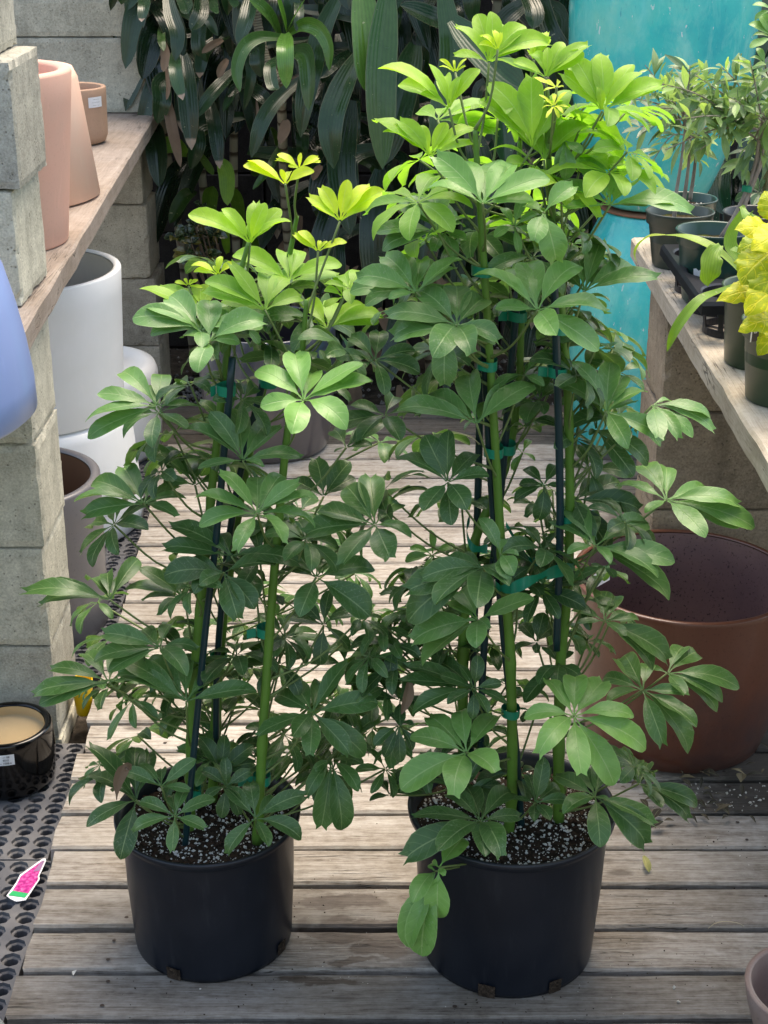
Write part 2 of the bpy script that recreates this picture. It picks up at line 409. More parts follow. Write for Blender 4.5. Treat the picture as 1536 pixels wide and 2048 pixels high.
# back wall
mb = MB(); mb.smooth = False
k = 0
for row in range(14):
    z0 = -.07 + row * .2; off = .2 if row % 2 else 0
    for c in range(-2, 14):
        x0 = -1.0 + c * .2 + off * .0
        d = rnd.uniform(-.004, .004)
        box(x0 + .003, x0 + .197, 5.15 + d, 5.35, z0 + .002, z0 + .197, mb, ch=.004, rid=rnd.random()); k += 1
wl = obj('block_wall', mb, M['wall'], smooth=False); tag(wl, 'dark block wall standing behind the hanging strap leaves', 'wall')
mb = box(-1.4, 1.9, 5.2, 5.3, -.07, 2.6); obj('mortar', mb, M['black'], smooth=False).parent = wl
# ================================================================ BLOCK PILLARS AND SHELVES
def rough_box(x0, x1, y0, y1, z0, z1, seed, rid):
    mb = MB(); mb.smooth = False; N_ = {}
    nx, ny, nz = max(3, int((x1-x0)/.014)), max(3, int((y1-y0)/.014)), max(3, int((z1-z0)/.014)); idx = {}; vs = []
    def vid(i, j, k):
        if (i, j, k) in idx: return idx[(i, j, k)]
        p = Vector((lerp(x0, x1, i/nx), lerp(y0, y1, j/ny), lerp(z0, z1, k/nz)))
        e = [min(p.x-x0, x1-p.x), min(p.y-y0, y1-p.y), min(p.z-z0, z1-p.z)]; on = sorted(e)
        c = Vector(((x0+x1)/2, (y0+y1)/2, (z0+z1)/2)); d = Vector((0, 0, 0))
        if on[1] < .001:      # along an edge: rounded and chipped
            ch = .0018 + max(0, noise.noise(p * 42 + Vector((seed, 0, 0))) - .2) * .013 + abs(noise.noise(p * 120)) * .002
            for q in range(3):
                if e[q] < .001: d[q] += ch * (1 if p[q] < c[q] else -1)
        p2 = p + d + Vector((noise.noise(p * 60), noise.noise(p * 60 + Vector((9, 0, 0))), 0)) * .0009
        idx[(i, j, k)] = len(vs); vs.append(p2); return idx[(i, j, k)]
    fs = []
    for i in range(nx):
        for j in range(ny):
            fs.append((vid(i,j,0), vid(i,j+1,0), vid(i+1,j+1,0), vid(i+1,j,0))); fs.append((vid(i,j,nz), vid(i+1,j,nz), vid(i+1,j+1,nz), vid(i,j+1,nz)))
    for i in range(nx):
        for k in range(nz):
            fs.append((vid(i,0,k), vid(i+1,0,k), vid(i+1,0,k+1), vid(i,0,k+1))); fs.append((vid(i,ny,k), vid(i,ny,k+1), vid(i+1,ny,k+1), vid(i+1,ny,k)))
    for j in range(ny):
        for k in range(nz):
            fs.append((vid(0,j,k), vid(0,j,k+1), vid(0,j+1,k+1), vid(0,j+1,k))); fs.append((vid(nx,j,k), vid(nx,j+1,k), vid(nx,j+1,k+1), vid(nx,j,k+1)))
    mb.add(vs, fs, rid=rid); return mb
def pillar(label, x0, x1, y0, y1, zs, mat, jit=.004, shift=None, cat='pillar'):
    """dry-stacked concrete blocks; zs = course levels"""
    t = thing('block_pillar', ((x0 + x1) / 2, (y0 + y1) / 2, zs[0]), label, cat)
    for i in range(len(zs) - 1):
        if zs[i] is None or zs[i + 1] is None: continue
        j = lambda: rnd.uniform(-jit, jit)
        dx = (shift[i] if shift else 0)
        mb = rough_box(x0 + j() + dx, x1 + j() + dx, y0 + j(), y1 + j(), zs[i] + .0006, zs[i + 1] - .0006, i * 3.7 + x0, rnd.random())
        mm = mat[i] if isinstance(mat, list) else mat
        obj('block', mb, mm, t, smooth=False)
    return t
LZ = [-.075, .1 - .128 + .0, .168, .365, .562, .763]
LZ = [-.075, -.03, .168, .365, .562, .763]
c_, cw, cd = M['conc'], M['conc_warm'], M['conc_dark']
pillar('pale grey block pillar under the near left shelf, behind the black glazed pot', -1.02, -.608, 2.5, 2.70, LZ, c_, shift=[0, .0, -.004, .002, .002, 0])
pillar('grey blocks stacked on top of the left shelf beside the blue pot', -1.02, -.598, 2.5, 2.72, [.806, 1.0, 1.205, 1.41], c_, shift=[-.006, .006, -.02])
pillar('tan-grey block pillar under the far end of the left shelf', -1.2, -.700, 4.6, 4.82, [-.075, .10, .315, .54, .763], cw, shift=[-.0, .0, -.012, -.02])
pillar('wide pale grey blocks standing on the far end of the left shelf, above the small tan pot', -1.4, -.690, 4.62, 4.85, [.806, 1.02, 1.13, 1.35], c_, shift=[.0, 0, -.01])
pillar('brown-grey block pillar holding up the right shelf behind the red-brown pot', .517, .93, 2.72, 2.93, [-.075, .148, .345, .543, .748], cd, shift=[-.012, -.006, -.002, .004])
def board(name, pts, z0, z1, mat, label, rx=.004):
    """plank with 4 corners (x,y) near-left, near-right, far-right, far-left, subdivided along its length"""
    mb = MB(); n = 40; vs = []; fs = []
    A, B, C_, D = [Vector((p[0], p[1], 0)) for p in pts]
    prof = [(0, z0), (0, z1 - .004), (.012, z1), (.5, z1 + .0008), (.988, z1), (1, z1 - .004), (1, z0)]
    for k in range(n + 1):
        t = k / n; L = A.lerp(D, t); Rr = B.lerp(C_, t)
        for (u, z) in prof:
            p = L.lerp(Rr, u); q = .0025 * noise.noise(Vector((t * 23, u * 3, 2)))
            vs.append((p.x + (q if u < .5 else -q), p.y, z + q * .4))
    m_ = len(prof)
    for k in range(n):
        for j in range(m_): j2 = (j + 1) % m_; fs.append((k*m_+j, (k+1)*m_+j, (k+1)*m_+j2, k*m_+j2))
    fs.append(tuple(range(m_))); fs.append(tuple(n * m_ + q for q in range(m_))[::-1])
    mb.add(vs, fs, rid=rnd.random() * 5, tone=1.0)
    o = obj(name, mb, mat, smooth=False); return tag(o, label, 'shelf')
ZS = .805
board('shelf_board', [(-.98, 1.78), (-.548, 1.78), (-.681, 4.66 + .2), (-1.15, 4.86)], .764, .805, M['shelfL'], 'grey-brown plank shelf on the left carrying the terracotta pots')
ZR = .787
board('shelf_board', [(.488, 1.2), (.93, 1.2), (.95, 3.10), (.503, 3.10)], .749, .787, M['shelfR'], 'pale weathered plank shelf on the right carrying the green nursery pots')
# second plank behind it, side by side on the same pillars
board('shelf_board', [(.94, 1.2), (1.3, 1.2), (1.3, 3.10), (.96, 3.10)], .749, .786, M['shelfR'], 'inner plank of the right shelf at the frame edge')
# ================================================================ POTS
def pot(name, c, prof_out, wall, mat, label, cat='pot', inner=None, group=None, depth=None, tilt=None, soil=None, lipr=.3, wob=.003):
    """open pot: prof_out = [(r,z)...] bottom->rim. inner wall offset by 'wall'. inner: other material for the inside"""
    t = thing(name, c, label, cat, group)
    top_r, top_z = prof_out[-1]; bot = depth if depth is not None else .02
    rim = [(top_r - wall * .1, top_z + wall * lipr * .6), (top_r - wall * .5, top_z + wall * lipr), (top_r - wall * .9, top_z + wall * lipr * .6)]
    inn = [(r - wall, z) for (r, z) in prof_out[::-1] if z > bot + .001]
    def rat(z):
        for (r0, z0), (r1, z1) in zip(prof_out, prof_out[1:]):
            if z0 <= z <= z1 and z1 > z0: return r0 + (r1 - r0) * (z - z0) / (z1 - z0)
        return prof_out[0][0]
    inn += [(rat(bot) - wall, bot), (0.0001, bot)]
    sd_ = rnd.random() * 9
    if inner is None:
        obj('body', lathe(prof_out + rim + inn, c, wob=wob, seed=sd_), mat, t)
    else:
        obj('body', lathe([(0.0001, prof_out[0][1])] + prof_out + rim + inn[:1], c, wob=wob, seed=sd_, caps=False), mat, t)
        # drop cap made by lathe's closing face: build liner as its own part just inside
        obj('inside_glaze', lathe([(r - .0015, z - .001) for r, z in inn[:-1]] + [(0.0001, bot)], c, wob=wob, seed=sd_, caps=False), inner, t)
    return t
T1 = mat_glaze('blush_terracotta', (.70, .39, .30), .55, .1, (.64, .40, .315), coat=0, scale=4, spec=.3, speck=.1)
T2 = mat_glaze('pale_terracotta', (.80, .48, .36), .6, .1, (.76, .53, .41), coat=0, scale=5, spec=.25)
T3 = mat_glaze('tan_terracotta', (.48, .30, .20), .6, .15, (.42, .27, .19), coat=0, scale=9, spec=.25, speck=.15)
WH = mat_glaze('white_glaze', (.84, .85, .86), .38, .04, (.78, .79, .78), coat=.15, scale=4, bump=.03)
WI = mat_glaze('cream_inside', (.52, .47, .41), .6, .06, coat=0)
BLU = mat_glaze('powder_blue_glaze', (.28, .37, .68), .3, .06, (.25, .345, .66), coat=.25, scale=3, bump=.02)
GRY = mat_glaze('metallic_grey_glaze', (.12, .115, .125), .34, .2, (.16, .15, .155), coat=.2, scale=4, speck=.25)
COP = mat_glaze('copper_inside', (.16, .075, .04), .42, .2, coat=0, spec=.5)
BLK = mat_glaze('black_gloss_glaze', (.003, .003, .0035), .02, .2, coat=.25, scale=6, bump=.02, spec=.35, scuff=.03)
TAN = mat_glaze('tan_inside', (.50, .36, .19), .55, .1, (.46, .33, .18), coat=0)
RED = mat_glaze('red_brown_glaze', (.17, .052, .026), .24, .2, (.06, .034, .032), coat=.25, scale=4.5, speck=.4, zramp=(.16, .34, (.15, .055, .032)), bump=.15)
REDI = mat_glaze('dark_speckled_inside', (.17, .105, .11), .3, .2, (.25, .15, .14), coat=.4, scale=5, speck=1.0, bump=.8)
MAU = mat_glaze('mauve_grey_glaze', (.115, .095, .098), .22, .2, (.085, .075, .08), coat=.6, scale=4, zramp=(.16, .33, (.035, .045, .07)))
DRK = mat_glaze('dark_inside', (.02, .018, .024), .3, .2, coat=.2)
BRN = mat_glaze('dusty_brown_glaze', (.20, .13, .11), .4, .2, (.26, .20, .185), coat=.1, scale=12, speck=.3)
YEL = mat_glaze('yellow_plastic', (.85, .55, .01), .35, .05, coat=.1)
SLT = mat_glaze('slate_glaze', (.2, .22, .21), .4, .1, coat=.1)
def cyl(r0, r1, h, edge=.006, n=6, bulge=0):
    p = [(r0 - edge, 0), (r0 - edge * .3, edge * .3), (r0, edge)]
    for i in range(1, n + 1):
        t = i / n; p.append((lerp(r0, r1, t) + bulge * math.sin(math.pi * t), lerp(edge, h, t)))
    return p
def closed_pot(name, c, prof, mat, label, cat='pot', group=None):
    """pot standing upside down: its base is on top, its rim below"""
    t = thing(name, c, label, cat, group)
    obj('body', lathe(prof + [(0.0001, prof[-1][1])], c, wob=.002, seed=rnd.random()), mat, t); return t
# left shelf
pot('terracotta_pot', (-.762, 2.985, ZS), cyl(.142, .172, .322), .026, T1, 'tall blush-pink tapered pot, nearest on the left shelf')
closed_pot('terracotta_pot', (-.835, 3.42, ZS), [(.19, 0), (.203, .006), (.172, .255), (.162, .276), (.15, .278), (.143, .270)], T2, 'pale terracotta cone-shaped pot standing upside down behind the tall pink pot')
pot('terracotta_pot', (-.812, 4.12, ZS), cyl(.084, .087, .142, .022), .012, T3, 'small straight tan pot with white sticker at far end of left shelf')
closed_pot('blue_pot', (-.668, 1.95, ZS), [(.188, 0), (.2, .01), (.199, .05), (.193, .1), (.184, .15), (.172, .20), (.15, .25), (.12, .29), (.09, .31), (.085, .312), (.08, .306)], BLU, 'powder-blue glazed pot overhanging the near end of the left shelf')
# floor, left
pot('white_pot', (-.856, 3.55, .262), cyl(.222, .236, .345, .01), .018, WH, 'tall open white cylinder pot stacked on an upturned white pot', inner=WI)
closed_pot('white_pot', (-.856, 3.55, -.035), [(.24, 0), (.251, .01), (.252, .05), (.2365, .27), (.228, .288), (.21, .296), (.2, .296), (.195, .29)], WH, 'large white pot standing upside down under the open white cylinder')
closed_pot('white_pot', (-.832, 4.05, -.035), [(.19, 0), (.208, .02), (.212, .08), (.208, .23), (.2, .25), (.185, .256), (.17, .256), (.16, .249), (.12, .249), (.115, .253)], WH, 'upturned white pot farthest back, in front of the far left block pillar')
pot('grey_pot', (-.79, 3.0, -.035), cyl(.188, .192, .335), .02, GRY, 'metallic grey cylinder pot with copper inside, behind the near left pillar', inner=COP)
bp = pot('black_pot', (-.673, 2.375, -.035), cyl(.079, .080, .112, .012, bulge=.003), .012, BLK, 'small glossy black pot with tan inside and a white price sticker, on the rubber mat', inner=TAN, depth=.092)
pot('yellow_pot', (-.583, 2.605, -.035), cyl(.015, .021, .075, .003), .002, YEL, 'small bright yellow pot wedged between the left block pillar and the deck edge')
pot('slate_pot', (-.578, 1.60, -.035), cyl(.035, .078, .085, .006), .008, SLT, 'slate-grey pot rim cut off by the bottom left corner')
# middle and right floor
pot('mauve_pot', (-.317, 4.0, 0), cyl(.165, .187, .345, .02, 8, .006), .012, MAU, 'dark mauve-grey glazed pot with shiny rim standing behind the left umbrella plant', inner=DRK)
pot('red_brown_pot', (.538, 2.49, 0), [(.15, 0), (.163, .006), (.176, .05), (.186, .12), (.192, .2), (.195, .27), (.199, .31), (.2, .318)], .011, RED, 'large red-brown glazed pot on the right, dark speckled inside, under the right shelf', inner=REDI, depth=.06)
pot('brown_pot', (.573, 1.635, 0), [(.05, 0), (.058, .005), (.075, .05), (.087, .09), (.092, .118)], .009, BRN, 'small dusty brown pot cut off at the bottom right corner')
# turquoise urns, one upturned below, one upright above
TU = NT('turquoise_glaze'); v_ = TU.coord(); a_ = TU.noise(v_, 4, 5, .6); d_ = TU.noise(TU.coord((9, 9, 4)), 2.5, 6, .7, .6); e_ = TU.noise(TU.coord((48, 48, 9)), 2, 5, .7, 1.2)
colt = TU.ramp(a_, [(.3, (.01, .44, .50)), (.5, (.04, .62, .58)), (.7, (.18, .68, .56))])
colt = TU.mix(TU.math('MULTIPLY', TU.step(d_, .45, .7), .7), colt, (.22, .74, .66))
colt = TU.mix(TU.math('MULTIPLY', TU.step(e_, .62, .74), .6), colt, (.003, .16, .33))
sepz = TU.n('ShaderNodeSeparateXYZ'); TU.l(v_, sepz.inputs[0])
chip = TU.math('MULTIPLY', TU.step(TU.noise(TU.coord((22, 22, 9)), 3.1, 4, .6), .665, .69), TU.step(TU.math('MULTIPLY', sepz.outputs[2], -1.0), -.62, -.5))
colt = TU.mix(chip, colt, (.62, .78, .76))
TU.bump(TU.math('ADD', TU.math('MULTIPLY', d_, .6), TU.noise(v_, 60, 4)), .25, .003)
TUR = TU.done(colt, .22, .5, .5)
UX, UY = .720, 4.1
def urn(c, prof, label):
    t = thing('turquoise_urn', c, label, 'urn')
    obj('body', lathe(prof, c, 96, wob=.006, seed=c[2]), TUR, t); return t
u1 = urn((UX, UY, -.06), [(r_ * .845, z_) for r_, z_ in [(.205, 0), (.222, .01), (.224, .03), (.222, .06), (.236, .13), (.25, .22), (.258, .32), (.256, .42), (.243, .5), (.218, .575), (.185, .64), (.168, .672), (.163, .69), (.155, .694), (.0001, .694)]], 'turquoise glazed urn standing upside down at the bottom of the stack')
obj('bare_clay_edge', lathe([(.128, .6955), (.140, .6955), (.142, .698), (.139, .702), (.128, .702)], (UX, UY, -.06), 96), mat_plain('bare_terracotta', (.30, .13, .07), .8), u1)
urn((UX - .008, UY, .645), [(.10, 0), (.118, .004), (.127, .012), (.152, .05), (.172, .10), (.193, .16), (.213, .23), (.228, .31), (.237, .40), (.241, .50), (.24, .60), (.234, .68), (.22, .74), (.205, .77), (.215, .79), (.225, .81), (.222, .82), (.2, .81), (.19, .77), (.21, .7), (.0001, .3)], 'upright turquoise glazed urn balanced on the upturned one')
# stickers
LBL = mat_plain('white_sticker', (.82, .82, .84), .6)
INK = mat_plain('dark_print', (.03, .03, .035), .7)
def text_mesh(name, s, size, mat, M4, parent, ext=.0001):
    cu = bpy.data.curves.new(name, 'FONT'); cu.body = s; cu.size = size; cu.extrude = ext; cu.align_x = 'CENTER'; cu.align_y = 'CENTER'
    ob = bpy.data.objects.new(name, cu); COL.objects.link(ob)
    dg = bpy.context.evaluated_depsgraph_get(); me = bpy.data.meshes.new_from_object(ob.evaluated_get(dg))
    COL.objects.unlink(ob); bpy.data.objects.remove(ob)
    me.materials.clear(); me.materials.append(mat)
    o = bpy.data.objects.new(name, me); COL.objects.link(o); o.parent = parent
    off = Vector(parent['_loc']); me.transform(Matrix.Translation(-off) @ M4); return o
def wrap_sticker(root, c, r, ang, z, wdt, hgt, lines, roll=0, name='price_sticker'):
    """curved sticker on a cylinder of radius r, centred at angle ang (0 = +X), with printed lines"""
    c = Vector(c); mb = MB(); n = 10; vs = []; fs = []
    da = wdt / r
    cr_, sr_ = math.cos(roll), math.sin(roll)
    for i in range(n + 1):
        for j in range(2):
            u = (i / n - .5) * wdt; v = (j - .5) * hgt
            uu = u * cr_ - v * sr_; vv = u * sr_ + v * cr_
            a = ang + uu / r
            vs.append(c + Vector(((r + .0008) * math.cos(a), (r + .0008) * math.sin(a), z + vv)))
    for i in range(n): fs.append((i*2, i*2+2, i*2+3, i*2+1))
    st = obj(name, MB().add(vs, fs), LBL, root)
    k = len(lines); sz = hgt / (k + .6) * .9
    for q, ln in enumerate(lines):
        v = (k / 2 - q - .5) * hgt / (k + .6) * 1.05
        a = ang - v * sr_ / r
        X = Vector((-math.sin(a) * cr_, math.cos(a) * cr_, sr_)); N = Vector((math.cos(a), math.sin(a), 0)); Y = N.cross(X)
        P = c + Vector(((r + .0014) * math.cos(a), (r + .0014) * math.sin(a), z + v * cr_))
        M4 = Matrix((X, Y, N)).transposed().to_4x4(); M4.translation = P
        text_mesh('print', ln, sz, INK, M4, st)
roots = {o['label']: o for o in bpy.data.objects if o.get('label')}
def byl(s): return next(o for l, o in roots.items() if s in l)
wrap_sticker(byl('small straight tan pot'), (-.812, 4.12, ZS), .0868, R(-38), .112, .045, .026, ['\u2014\u2014\u2014', '\u2014 \u2014\u2014\u2014', '\u2014\u2014  \u2014'])
wrap_sticker(bp, (-.673, 2.375, -.035), .0835, R(-80), .090, .032, .021, ['   \u2014 08', '  8010', '\u2014 1008-4'])
wrap_sticker(byl('large white pot standing upside'), (-.856, 3.55, -.035), .2495, R(-43), .085, .032, .044, ['\u2014\u2014  \u2014', '\u2014\u2014\u2014', '\u2014\u2014\u2014', '\u2014\u2014'], roll=R(12))
wrap_sticker(byl('farthest back'), (-.832, 4.05, -.035), .2125, R(-44), .075, .03, .03, ['\u2014\u2014', '\u2014\u2014\u2014', '\u2014\u2014'], roll=R(10))
# paper tag lying inside the red-brown pot's rim with hand-written figures
tg = MB(); P0 = Vector((.395, 2.545, .285))
Xt = Vector((.8, .45, .28)).normalized(); Nt = Vector((.35, -.8, .5)); Nt = (Nt - Xt * Nt.dot(Xt)).normalized(); Yt = Nt.cross(Xt)
ptsT = [(-.022, -.011), (.016, -.012), (.022, -.002), (.018, .010), (-.02, .011)]
tg.add([P0 + Xt*a + Yt*b for a, b in ptsT] + [P0 + Xt*a + Yt*b - Nt*.0008 for a, b in ptsT], [(0,1,2,3,4), (9,8,7,6,5)] + [(i, i+5, (i+1)%5+5, (i+1)%5) for i in range(5)])
tt_ = obj('price_tag', tg, LBL, smooth=False); tag(tt_, 'white paper tag with hand-written 13 hooked inside the red-brown pot rim', 'tag'); tt_['_loc'] = (0, 0, 0)
M4 = Matrix((Xt, Yt, Nt)).transposed().to_4x4(); M4.translation = P0 + Nt * .0006
text_mesh('print', "13-", .017, INK, M4, tt_)
# ================================================================ RUBBER MATS
def rubber(label, x0, x1, y0, y1, z=-.035, px=.036, py=.0335, ro=.0158, ri=.0108):
    mb = MB(); mb.smooth = False
    nx = int((x1 - x0) / px); ny = int(round((y1 - y0) / py)); py = (y1 - y0) / ny; px = (x1 - x0) / nx
    for j in range(ny):
        for i in range(nx):
            cx = x0 + (i + .5) * px; cy = y0 + (j + .5) * py
            sq = [(1, 0), (1, 1), (0, 1), (-1, 1), (-1, 0), (-1, -1), (0, -1), (1, -1)]
            vs = [(cx + a * px / 2, cy + b * py / 2, z) for a, b in sq]
            for (r_, zz) in ((ro, z), (ro - .0004, z - .0055), (ri + .0012, z - .0062), (ri, z - .0075), (ri, z - .024)):
                for k in range(8):
                    a = R(45 * k); rr = r_
                    vs.append((cx + rr * math.cos(a), cy + rr * math.sin(a), zz))
            fs = []
            for L in range(5):
                for k in range(8):
                    k2 = (k + 1) % 8; fs.append((L*8+k, L*8+k2, (L+1)*8+k2, (L+1)*8+k))
            mb.add(vs, [f[::-1] for f in fs])
    # skirt
    zb = z - .03
    mb.add([(x0, y0, z), (x1, y0, z), (x1, y1, z), (x0, y1, z), (x0, y0, zb), (x1, y0, zb), (x1, y1, zb), (x0, y1, zb)], [(0, 4, 5, 1), (1, 5, 6, 2), (2, 6, 7, 3), (3, 7, 4, 0)])
    o = obj('rubber_mat', mb, M['rubber'], smooth=False); return tag(o, label, 'mat')
yj1, yj2, yj3 = gY(1720, -.035), gY(1224, -.035), gY(1110, -.035)
rubber('perforated rubber mat at the bottom left, the one the pink plant tag lies on', -.93, -.545, yj1 - .9, yj1 - .002)
rubber('perforated rubber mat under the black glazed pot, up to the block pillar', -.93, -.560, yj1 + .002, 2.494)
rubber('narrow perforated rubber mat strip under the metallic grey pot', -1.08, -.577, 2.76, yj2 - .002)
rubber('perforated rubber mat strip between the grey pot and the white stack', -1.08, -.584, yj2 + .002, yj3 - .002)
rubber('perforated rubber mat farthest back, under the white pots', -1.08, -.592, yj3 + .002, 4.3)
# ================================================================ LEAF BUILDERS
LEAFW = 1.0
WT = [(0, .0), (.10, .02), (.16, .16), (.28, .52), (.42, .82), (.56, .97), (.68, 1.0), (.80, .93), (.90, .72), (.96, .45), (1.0, .06)]
def leaflet(mb, B, T, N, wr=.21, tone=.3, arch=.07, droop=.05, fold=.22, notch=0.0, prof=WT, wav=.0, ends=.0, twist=0.0):
    """one leaflet from B to T with upper side towards N; real curved blade with a V fold and a thin stalk"""
    d = T - B; L = d.length
    if L < 1e-4: return
    D = d / L; N = (N - D * N.dot(D))
    if N.length < 1e-3: N = D.orthogonal()
    N.normalize(); S = D.cross(N)
    us = (-1, -.55, 0, .55, 1); vs = []; U = []; V = []
    ph = rnd.random() * 6
    for (t, w_) in prof:
        c = B + d * t + N * (L * (arch * 4 * t * (1 - t) - droop * max(0, t - .75) ** 2 * 8))
        W = max(w_ * wr * L * LEAFW, .0011)
        tw = twist * t; N2 = N * math.cos(tw) + S * math.sin(tw); S2 = S * math.cos(tw) - N * math.sin(tw)
        for u in us:
            tt = 0
            if notch and t >= .96: tt = notch * (abs(u) - .45) * L * (1 if t == 1 else .4)
            if notch and t == 1.0: W = max(W, .42 * wr * L)
            p = c + S2 * (u * W) + N2 * (abs(u) * W * fold) + D * tt
            if wav and abs(u) == 1: p += N2 * (wav * L * math.sin(t * 13 + ph + u) * (1 if .2 < t else 0))
            vs.append(p); U.append(u); V.append(t)
    fs = []; m_ = 5
    for i in range(len(prof) - 1):
        for j in range(m_ - 1): a = i * m_ + j; fs.append((a, a + 1, a + m_ + 1, a + m_))
    mb.add(vs, fs, u=U, v=V, tone=min(1, max(0, tone)))
LANC = [(0, .06), (.08, .12), (.2, .5), (.35, .85), (.5, 1.0), (.65, .92), (.8, .62), (.92, .28), (1, .03)]
STRAP = [(0, .22), (.1, .4), (.25, .7), (.4, .9), (.55, 1), (.7, .95), (.82, .75), (.92, .45), (1, .04)]
def strap(mb, pts, width, N0, tone, dead=0.0, prof=STRAP, n=16, fold=.25, waves=.0):
    """long ribbed blade along a 3D path"""
    path = spline(pts, n + 1); vs = []; U = []; V = []; us = (-1, -.6, -.25, 0, .25, .6, 1); ph = rnd.random() * 9
    N = Vector(N0)
    for i, p in enumerate(path):
        t = i / n; T = (path[min(i+1, n)] - path[max(i-1, 0)]).normalized(); N = (N - T * N.dot(T)).normalized(); S = T.cross(N)
        w_ = 0
        for (t0, w0), (t1, w1) in zip(prof, prof[1:]):
            if t0 <= t <= t1: w_ = lerp(w0, w1, (t - t0) / (t1 - t0))
        W = w_ * width / 2
        for u in us:
            q = p + S * (u * W) + N * (abs(u) * W * fold)
            if waves and abs(u) == 1: q += N * waves * math.sin(t * 17 + ph + u)
            vs.append(q); U.append(u); V.append(t)
    fs = []; m_ = len(us)
    for i in range(n):
        for j in range(m_ - 1): a = i * m_ + j; fs.append((a, a+1, a+m_+1, a+m_))
    mb.add(vs, fs, u=U, v=V, tone=min(1, max(0, tone)), deadtip=float(dead))
def region(code, x, y):
    return {'1': (x/2, y/2), '2': (768+x/2, y/2), '3': (x/2, 650+y/2), '4': (768+x/2, 650+y/2), '5': (x/2, 1300+y/2), '6': (768+x/2, 1300+y/2),
            '7': (280+x/3.2, y/3.2), '8': (380+x/3.84, 560+y/3.84), '9': (1136+x/3.4125, 1040+y/3.4125), 't': (1120+x/3.692, y/3.692), '0': (x, y)}[code]
UPC = Vector((0, 0, 1))
def cluster(mb, pet, code, hub, tips, dy, tone, YC, stems, wr=.2, mode='u', pl=.15, R_=None, notch_p=.35):
    """palmate leaf. hub and leaflet tips as seen from the front; depth is solved from the leaflets' real length"""
    hx, hy = region(code, *hub); Y = YC + dy
    Hb = atY(hx, hy, Y); cz = cdepth(Hb)
    T2 = [region(code, *t) for t in tips]
    rs = [math.hypot(a - hx, b - hy) for a, b in T2]; LM = max(rs) * 1.02
    if R_: LM = max(LM, R_)
    k = cz / F
    toC = (CAMP - Hb).normalized()
    Nc = (UPC * .8 + toC * .5 + Vector((rnd.uniform(-.12, .12), 0, 0))).normalized()
    for (tx, ty), r_ in zip(T2, rs):
        Li = max(r_, LM * rnd.uniform(.78, .92)); Li = min(Li, r_ * 1.9)
        dzp = math.sqrt(max(0, Li * Li - r_ * r_)) * k
        s_ = (hy - ty) / (r_ + 1e-6)           # >0: tip above hub -> away
        if mode == 'v': dzp *= rnd.uniform(-.5, .5)
        elif mode == 'd': dzp *= (-.6 if s_ < .3 else .5)
        else: dzp *= (1 if s_ > 0 else -1) * min(1, abs(s_) * 1.8)
        T = atC(tx, ty, cz + dzp)
        D = (T - Hb)
        leaflet(mb, Hb + D.normalized() * .002, T, Nc + Vector((rnd.uniform(-.25, .25), rnd.uniform(-.2, .2), rnd.uniform(-.1, .25))), wr * rnd.uniform(.93, 1.12), tone + rnd.uniform(-.07, .07),
                arch=rnd.uniform(.04, .15), droop=rnd.uniform(.0, .2) ** 1.0, fold=rnd.uniform(.08, .5), notch=(rnd.uniform(.05, .12) if rnd.random() < notch_p else 0), wav=rnd.uniform(.003, .02), twist=rnd.uniform(-.55, .55))
    petiole(pet, Hb, stems, pl)
def petiole(pet, Hb, stems, pl):
    if not stems: return
    best = None
    for st in stems:
        zt = Hb.z - pl * rnd.uniform(.45, .75)
        zt = min(max(zt, st[0].z + .02), st[-1].z)
        for a, b in zip(st, st[1:]):
            if a.z <= zt <= b.z:
                p = a.lerp(b, (zt - a.z) / max(1e-6, b.z - a.z)); d = (p - Hb).length
                if best is None or d < best[0]: best = (d, p)
    if best is None: return
    p = best[1]; mid = p.lerp(Hb, .5) + Vector((0, 0, -.012)) + Vector((rnd.uniform(-.006, .006), rnd.uniform(-.006, .006), 0))
    tube(spline([p, mid, Hb], 9), lambda t: .0028 - .0013 * min(1, t * 5) if t < .2 else .0015, pet, n=6)
def rand_cluster(mb, pet, Hb, Rm, n, tone, stems, out, wr=.2, pl=.13, up=.5, droopz=.15):
    """an extra palmate leaf facing up and out"""
    Nc = (UPC * 1.0 + out * .5 + Vector((rnd.uniform(-.3, .3), rnd.uniform(-.3, .3), 0))).normalized()
    A = Nc.orthogonal().normalized(); B = Nc.cross(A); a0 = rnd.random() * 6.28
    for i in range(n):
        a = a0 + (i + rnd.uniform(-.2, .2)) * 2 * math.pi / n
        D = (A * math.cos(a) + B * math.sin(a)) - Nc * rnd.uniform(-.05, .05) - UPC * droopz * rnd.uniform(.3, 1.5)
        L = Rm * rnd.uniform(.75, 1.05)
        leaflet(mb, Hb + D.normalized() * .002, Hb + D.normalized() * L, Nc, wr * rnd.uniform(.9, 1.1), tone + rnd.uniform(-.08, .08), arch=rnd.uniform(.05, .15), droop=rnd.uniform(.03, .2), fold=rnd.uniform(.1, .45), notch=(.08 if rnd.random() < .3 else 0), wav=rnd.uniform(.003, .02), twist=rnd.uniform(-.5, .5))
    petiole(pet, Hb, stems, pl)
def px_path(pts, Y, n=40, dys=None):
    return spline([atY(x, y, Y + (dys[i] if dys else 0)) for i, (x, y) in enumerate(pts)], n)
def stem_mesh(path, r0, r1, seed=0):
    nn = len(path)
    def rr(t):
        base = lerp(r0, r1, t); ph = (t * 13 + seed) % 1.0
        return base * (1 + .22 * math.exp(-((ph - .5) / .07) ** 2))
    return tube(path, rr, n=10)
